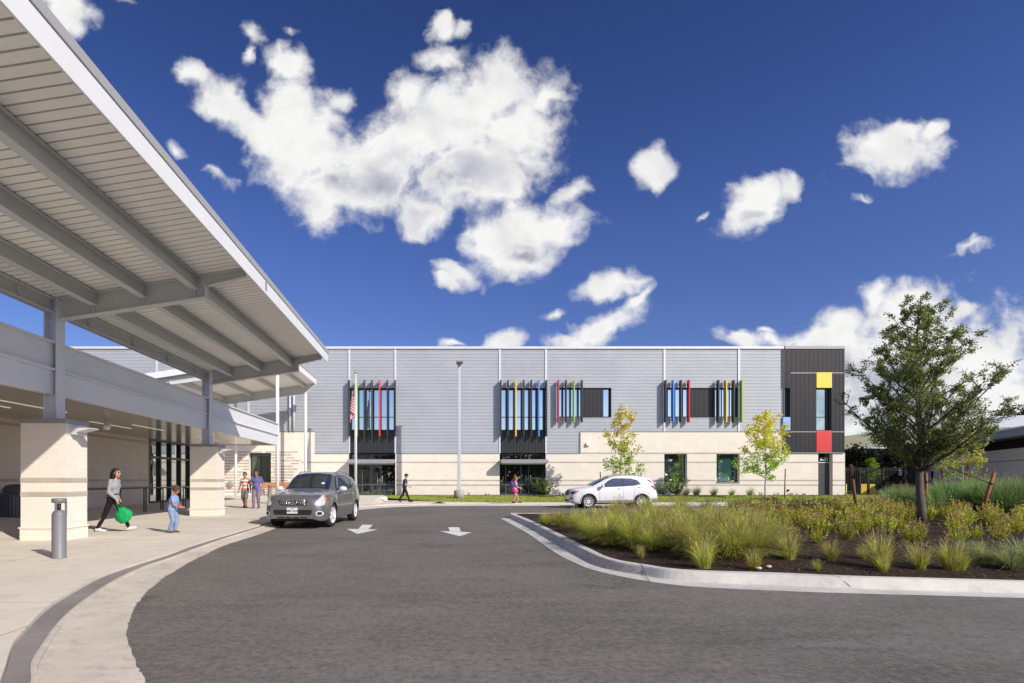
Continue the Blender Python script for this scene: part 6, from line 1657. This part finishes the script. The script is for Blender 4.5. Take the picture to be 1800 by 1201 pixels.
    for s, H0_, key in ((1, hl, 'lf'), (-1, hr, 'rf')):
        heel = Vector(P[key])*h; ank = heel + Vector((0, 0, .045*h)); kn = ik(H0_, ank, th_, sn, P.get(key+'_pole', (1, 0, .1)))
        B.capsule(H0_, kn, .052*h*b, .034*h); B.capsule(kn, kn.lerp(ank, .45) + Vector((-.008*h, 0, 0)), .034*h, .031*h); B.capsule(kn.lerp(ank, .45) + Vector((-.008*h, 0, 0)), ank, .031*h, .019*h)
        toe_d = Vector(P.get(key+'_toe', (1, 0, 0))).normalized(); toe = heel + toe_d*.105*h + Vector((0, 0, .018*h))
        B.capsule(ank, heel + Vector((0, 0, .025*h)) + toe_d*.02*h, .02*h, .02*h)
        so.capsule(heel + Vector((0, 0, .028*h)) - toe_d*.012*h, heel + toe_d*.03*h + Vector((0, 0, .034*h)), .026*h, .027*h); so.capsule(heel + toe_d*.03*h + Vector((0, 0, .026*h)), toe, .025*h, .0185*h)
        if legs == 'long': pa.capsule(H0_, kn, .062*h*b*P.get('legw', 1), .044*h*P.get('legw', 1)); pa.capsule(kn, kn.lerp(ank, .94), .044*h*P.get('legw', 1), .032*h*P.get('legw', 1))
        else: pa.capsule(H0_, H0_.lerp(kn, legs), .066*h*b, .058*h)
    pa.capsule(hl, hr, .068*h*b, .068*h*b); pa.capsule(hip, hip + Vector((0, 0, .035*h)), .072*h*b, .07*h*b)
    body = remesh(B, 'body', skin, t, .0055*max(1, h/1.4), 2)
    remesh(sh, 'shirt', shirt, t, .014, 4); 
    if pants: remesh(pa, 'trousers' if legs == 'long' else 'shorts', pants, t, .014, 4)
    so_ = remesh(so, 'shoes', shoe, t, .009, 2)
    # face details
    m = MB()
    for s in (-1, 1): m.ell(hp(.80, s*.30, .06), (hr_*.10, hr_*.12, hr_*.07), 2, rot)
    m.build('eyes', M['ink'], t, local=True)
    m = MB()
    for s in (-1, 1): m.tube([hp(.88, s*.14, .24), hp(.86, s*.34, .30), hp(.72, s*.52, .24)], hr_*.04, 5)
    m.build('eyebrows', hair, t, local=True)
    m = MB(); m.tube([hp(.86, -.2, -.62), hp(.92, 0, -.60), hp(.86, .2, -.62)], hr_*.055, 6); m.build('lips', mat_paint('lips', (.32, .10, .08), .5), t, local=True)
    hm = MB()
    hm.ell(hp(-.16, 0, .30), (hr_*1.02, hr_*.92, hr_*.92), 3, rot)
    if hairstyle == 'short': hm.ell(hp(-.35, 0, .0), (hr_*.8, hr_*.86, hr_*.8), 3, rot)
    elif hairstyle == 'long':
        hm.ell(hp(-.35, 0, -.1), (hr_*.85, hr_*.95, hr_*1.0), 3, rot); hm.capsule(hp(-.5, 0, -.3), hp(-1.05, 0, -3.9), hr_*.95, hr_*.55); hm.capsule(hp(-.1, .6, -.2), hp(-.2, .75, -2.3), hr_*.32, hr_*.25); hm.capsule(hp(-.1, -.6, -.2), hp(-.35, -.75, -2.3), hr_*.32, hr_*.25)
    elif hairstyle == 'curly':
        rr = random.Random(4)
        for k in range(60):
            a = rr.uniform(0, 6.28); e = rr.uniform(-.2, 1.5); q = Vector((math.cos(a)*math.cos(e), math.sin(a)*math.cos(e), math.sin(e)))
            if q.x > .75 and q.z < .45: continue
            hm.ell(hp(q.x*1.0-.12, q.y*.95, q.z*1.0+.22), (hr_*.3,)*3, 1)
    elif hairstyle == 'bun': hm.ell(hp(-.35, 0, 0), (hr_*.8, hr_*.88, hr_*.85), 3, rot); hm.ell(hp(-1.15, 0, .3), (hr_*.4,)*3, 2); hm.capsule(hp(-.3, 0, -.4), hp(-.6, 0, -1.0), hr_*.6, hr_*.4)
    # cut the hair back from the face
    ho = remesh(hm, 'hair', hair, t, .009, 2)
    bm = bmesh.new(); bm.from_mesh(ho.data); inv = rot.transposed()
    dead = [v for v in bm.verts if (lambda q: q.x > .45*hr_ and q.z < .42*hr_ and abs(q.y) < .75*hr_)(inv @ (v.co - head))]
    bmesh.ops.delete(bm, geom=dead, context='VERTS'); bm.to_mesh(ho.data); bm.free()
    if extra: extra(t, hp, hr_, dict(neck=neck, chest=chest, hip=hip, head=head, rot=rot, shl=shl, shr=shr, h=h))
    return t
HB = mat_paint('black_hair', (.012, .010, .009), .55, 0, .4, 60); HBr = mat_paint('brown_hair', (.06, .028, .014), .6, 0, .4, 60); HL = mat_paint('light_brown_hair', (.22, .11, .05), .6, 0, .4, 60)
# striped shirts
def stripes(name, cols, period, z0=0):
    t = NT(name); se = t.n('ShaderNodeSeparateXYZ'); t.l(t.coord('Object'), se.inputs[0]); f = t.math('FRACT', t.math('DIVIDE', t.math('ADD', se.outputs[2], z0), period))
    nd = t.n('ShaderNodeValToRGB'); nd.color_ramp.interpolation = 'CONSTANT'; e = nd.color_ramp.elements
    while len(e) > 1: e.remove(e[-1])
    for i, (p, c) in enumerate(cols):
        el = e[0] if i == 0 else e.new(p); el.position = p; el.color = (*c, 1)
    t.l(f, nd.inputs[0]); return t.done(t.bsdf(nd.outputs[0], .85, 0, .15))
WALK = dict(leanx=.02)
# 1 woman with the green bag, walking right in profile
wx_, wd = FX(199, 14.0), 14.0; zz = .10
Pw = dict(lf=(.22, .04, .012), rf=(-.22, -.04, .0), lf_toe=(1, 0, .25), rf_toe=(1, 0, -.05), hip=(0, 0, .500), leanx=.012, lh=(.02, .13, .50), rh=(.115, -.115, .50), rh_pole=(-1, -.2, -.3), lh_pole=(-1, .2, -.2), legw=.86, lh_dir=(.3, 0, -1), rh_dir=(.3, 0, -1), belly=.9)
grey_top = cloth('grey_sweatshirt', (.30, .31, .33), .25)
def ex1(t, hp, hr_, J):
    m = MB(); h = J['h']; m.tube([J['hip']+Vector((0, 0, .06*h))+Vector((math.cos(a*.5)*.092*h, math.sin(a*.5)*.092*h, .02*h*math.cos(a*.5))) for a in range(13)], .012, 6); m.build('waist_tie', M['black'], t, local=True)
    m = MB()
    for q in ((.9, .35), (.9, -.35)): m.ell(hp(.82, q[1], .08), (hr_*.08, hr_*.24, hr_*.17), 2)
    m.tube([hp(.88, -.55, .1), hp(.92, 0, .14), hp(.88, .55, .1)], hr_*.04, 5); m.build('sunglasses', M['ink'], t, local=True)
woman = person((wx_, wd, zwalk(wx_, wd)), 0, 1.60, 'walking woman with long black hair, grey sweatshirt, black leggings and white trainers', Pw, SK1, grey_top, cloth('black_leggings', (.016, .016, .019)), cloth('white_trainers', (.72, .72, .74), .06), HB, sleeves='long', hairstyle='long', extra=ex1)
# green shopping bag held in the right hand
hx, hy, hz = wx_ + .115*1.6 + .03, wd - .115*1.6, zwalk(wx_, wd) + .50*1.6 - .06
m = MB(); cx, cz = hx + .14, hz - .33
bagm = bmesh.new(); ret = bmesh.ops.create_icosphere(bagm, subdivisions=4, radius=1)
for v in bagm.verts:
    q = v.co.copy(); w = 1 - .35*max(0, q.z); n_ = noise.noise(q*2.3)*.12 + noise.noise(q*6)*.05
    q = Vector((q.x*.215*w, q.y*.09, q.z*.195))*(1+n_); q.rotate(Matrix.Rotation(R(-22), 3, 'Y')); v.co = q + Vector((cx, hy, cz))
    for f in v.link_faces: f.smooth = True
m.bm.free(); m.bm = bagm; ko = Vector((hx, hy, hz))
bag = m.build('shopping_bag', cloth('green_bag_cloth', (.015, .34, .10), .3), loc=ko); tag(bag, 'bright green cloth shopping bag held by the walking woman', 'bag')
m = MB()
for dx, dy in ((-.09, -.02), (.05, .02)):
    m.tube([ko + Vector((0, dy*.5, .01)), ko + Vector((dx*.4+.03, dy, -.09)), Vector((cx+dx, hy+dy*1.5, cz+.15))], .011, 6)
m.build('handle', cloth('green_strap', (.012, .24, .07)), bag)
# 2 small child looking down
cx_, cd = FX(303, 13.65), 13.65
Pc = dict(lf=(.02, .05, 0), rf=(-.05, -.05, 0), rf_toe=(1, -.2, 0), hip=(0, 0, .505), leanx=.03, lh=(.20, .06, .545), rh=(.21, -.055, .55), lh_pole=(-.4, .5, -1), rh_pole=(-.4, -.5, -1), lh_dir=(1, -.5, .15), rh_dir=(1, .5, .15), belly=1.05, legw=1.15, curl=.8)
denim = cloth('pale_blue_denim', (.20, .28, .43), .4)
person((cx_, cd, zwalk(cx_, cd)), R(0), 1.10, 'small child with curly brown hair, light blue shirt and denim trousers looking down', Pc, SK2, cloth('light_blue_tee', (.23, .34, .60)), denim, cloth('brown_shoes', (.14, .08, .05)), HBr, hairstyle='curly', headsc=1.28, look=(1, 0, -.5), build=1.08)
# 3 boy in striped shirt, walking towards the camera
bx, bd = FX(431, 25.9), 25.9
Pb = dict(lf=(.05, .05, .0), rf=(-.10, -.05, .01), hip=(0, 0, .50), lh=(.03, .16, .46), rh=(.02, -.17, .46), leanx=.01)
person((bx, bd, zwalk(bx, bd)), R(-90), 1.68, 'boy in orange and white striped shirt and grey shorts', Pb, SK2, stripes('striped_tee', [(0, (.62, .64, .70)), (.5, (.68, .17, .03))], .155, .02), cloth('grey_shorts', (.15, .15, .165)), cloth('dark_shoes', (.04, .04, .045)), HB, legs=.95, hairstyle='short', build=.92)
# 4 man in polo shirt
mx_, mdp = FX(451.5, 25.7), 25.7
def ex4(t, hp, hr_, J):
    m = MB()
    for s in (-1, 1): m.ell(hp(.86, s*.34, .08), (hr_*.08, hr_*.24, hr_*.16), 2)
    m.tube([hp(.86, -.55, .12), hp(.96, 0, .14), hp(.86, .55, .12)], hr_*.05, 5); m.build('sunglasses', M['ink'], t, local=True)
    m = MB(); n_ = J['neck']; m.lathe([(.045*1.75, -.02), (.06*1.75, -.055)], n_, 20); m.build('collar', cloth('polo_collar', (.08, .07, .22)), t, local=True)
Pm = dict(lf=(.02, .06, .0), rf=(.10, -.05, .0), hip=(0, 0, .505), lh=(.03, .185, .48), rh=(.14, -.02, .60), rh_pole=(-.5, -1, -1), rh_dir=(.5, 1, .1), belly=1.12, legw=1.08)
person((mx_, mdp, zwalk(mx_, mdp)), R(-90), 1.76, 'broad man in violet blue polo shirt, purple grey trousers and sunglasses', Pm, SK2, cloth('violet_polo', (.13, .125, .34)), cloth('purple_grey_trousers', (.20, .155, .21)), cloth('man_shoes', (.10, .10, .11)), HB, hairstyle='short', build=1.07, extra=ex4)
# 5 man with cap, walking right
px_, pd = FX(711, 33.0), 33.0
def ex5(t, hp, hr_, J):
    m = MB(); m.ell(hp(-.1, 0, .42), (hr_*1.1, hr_*.98, hr_*.78), 3, J['rot']); m.prism([tuple(hp(.6, -.6, .42)), tuple(hp(1.75, -.4, .28)), tuple(hp(1.75, .4, .28)), tuple(hp(.6, .6, .42))], (0, 0, .012)); m.build('cap', cloth('black_cap', (.02, .02, .022)), t, local=True)
Pk = dict(lf=(-.20, .03, .03), lf_toe=(1, 0, -.45), rf=(.17, -.03, 0), hip=(0, 0, .495), lh=(-.03, .12, .48), rh=(.17, -.12, .52), rh_pole=(-1, -.1, -.6), leanx=.025, legw=.95)
person((px_, pd, .105), 0, 1.70, 'man in black cap, navy t-shirt and black trousers walking past the pale wall', Pk, SK1, cloth('navy_tee', (.055, .055, .15)), cloth('black_trousers', (.02, .02, .024)), M['black'], HBr, hairstyle='short', extra=ex5)
# 6 girl with backpack
qx, qd = FX(905, 31.8), 31.8
def ex6(t, hp, hr_, J):
    h = J['h']; m = MB(); c = J['chest'] + Vector((-.125*h, 0, .01*h)); m.ell(c, (.065*h, .09*h, .115*h), 3); m.ell(c+Vector((-.045*h, 0, -.03*h)), (.035*h, .065*h, .06*h), 3)
    for s in (-1, 1): m.tube([J['neck']+Vector((-.04*h, s*.07*h, 0)), J['neck']+Vector((.06*h, s*.075*h, -.03*h)), J['chest']+Vector((.09*h, s*.075*h, -.0)), J['hip']+Vector((-.06*h, s*.09*h, .09*h))], .012, 6)
    m.build('backpack', cloth('purple_backpack', (.22, .04, .30)), t, local=True)
    m = MB(); prof = [(.075*h, .10*h), (.085*h, .06*h), (.105*h, 0), (.135*h, -.10*h), (.13*h, -.10*h)]; m.lathe(prof, J['hip'], 28)
    for v in m.bm.verts:
        dz = v.co.z - J['hip'].z; a = math.atan2(v.co.y, v.co.x); k = 1 + (.08*math.sin(a*9) if dz < 0 else 0); v.co.x = J['hip'].x + (v.co.x-J['hip'].x)*k; v.co.y *= k*.9
    m.build('skirt', cloth('pink_skirt', (.78, .09, .34)), t, local=True)
Pg = dict(lf=(.15, .03, 0), rf=(-.09, -.03, .0), hip=(0, 0, .50), lh=(.18, .08, .56), rh=(.19, -.06, .555), lh_pole=(-.5, .4, -1), rh_pole=(-.5, -.4, -1), leanx=.01)
person((qx, qd, .105), R(0), 1.50, 'girl with purple backpack, pale t-shirt and pink skirt looking at her hands', Pg, SK1, cloth('pale_tee', (.50, .46, .52)), cloth('pink_shorts', (.78, .09, .34)), cloth('navy_shoes', (.03, .03, .05)), HL, legs=.45, hairstyle='bun', look=(1, 0, -.25), headsc=1.05, extra=ex6)
bpy.context.view_layer.update()
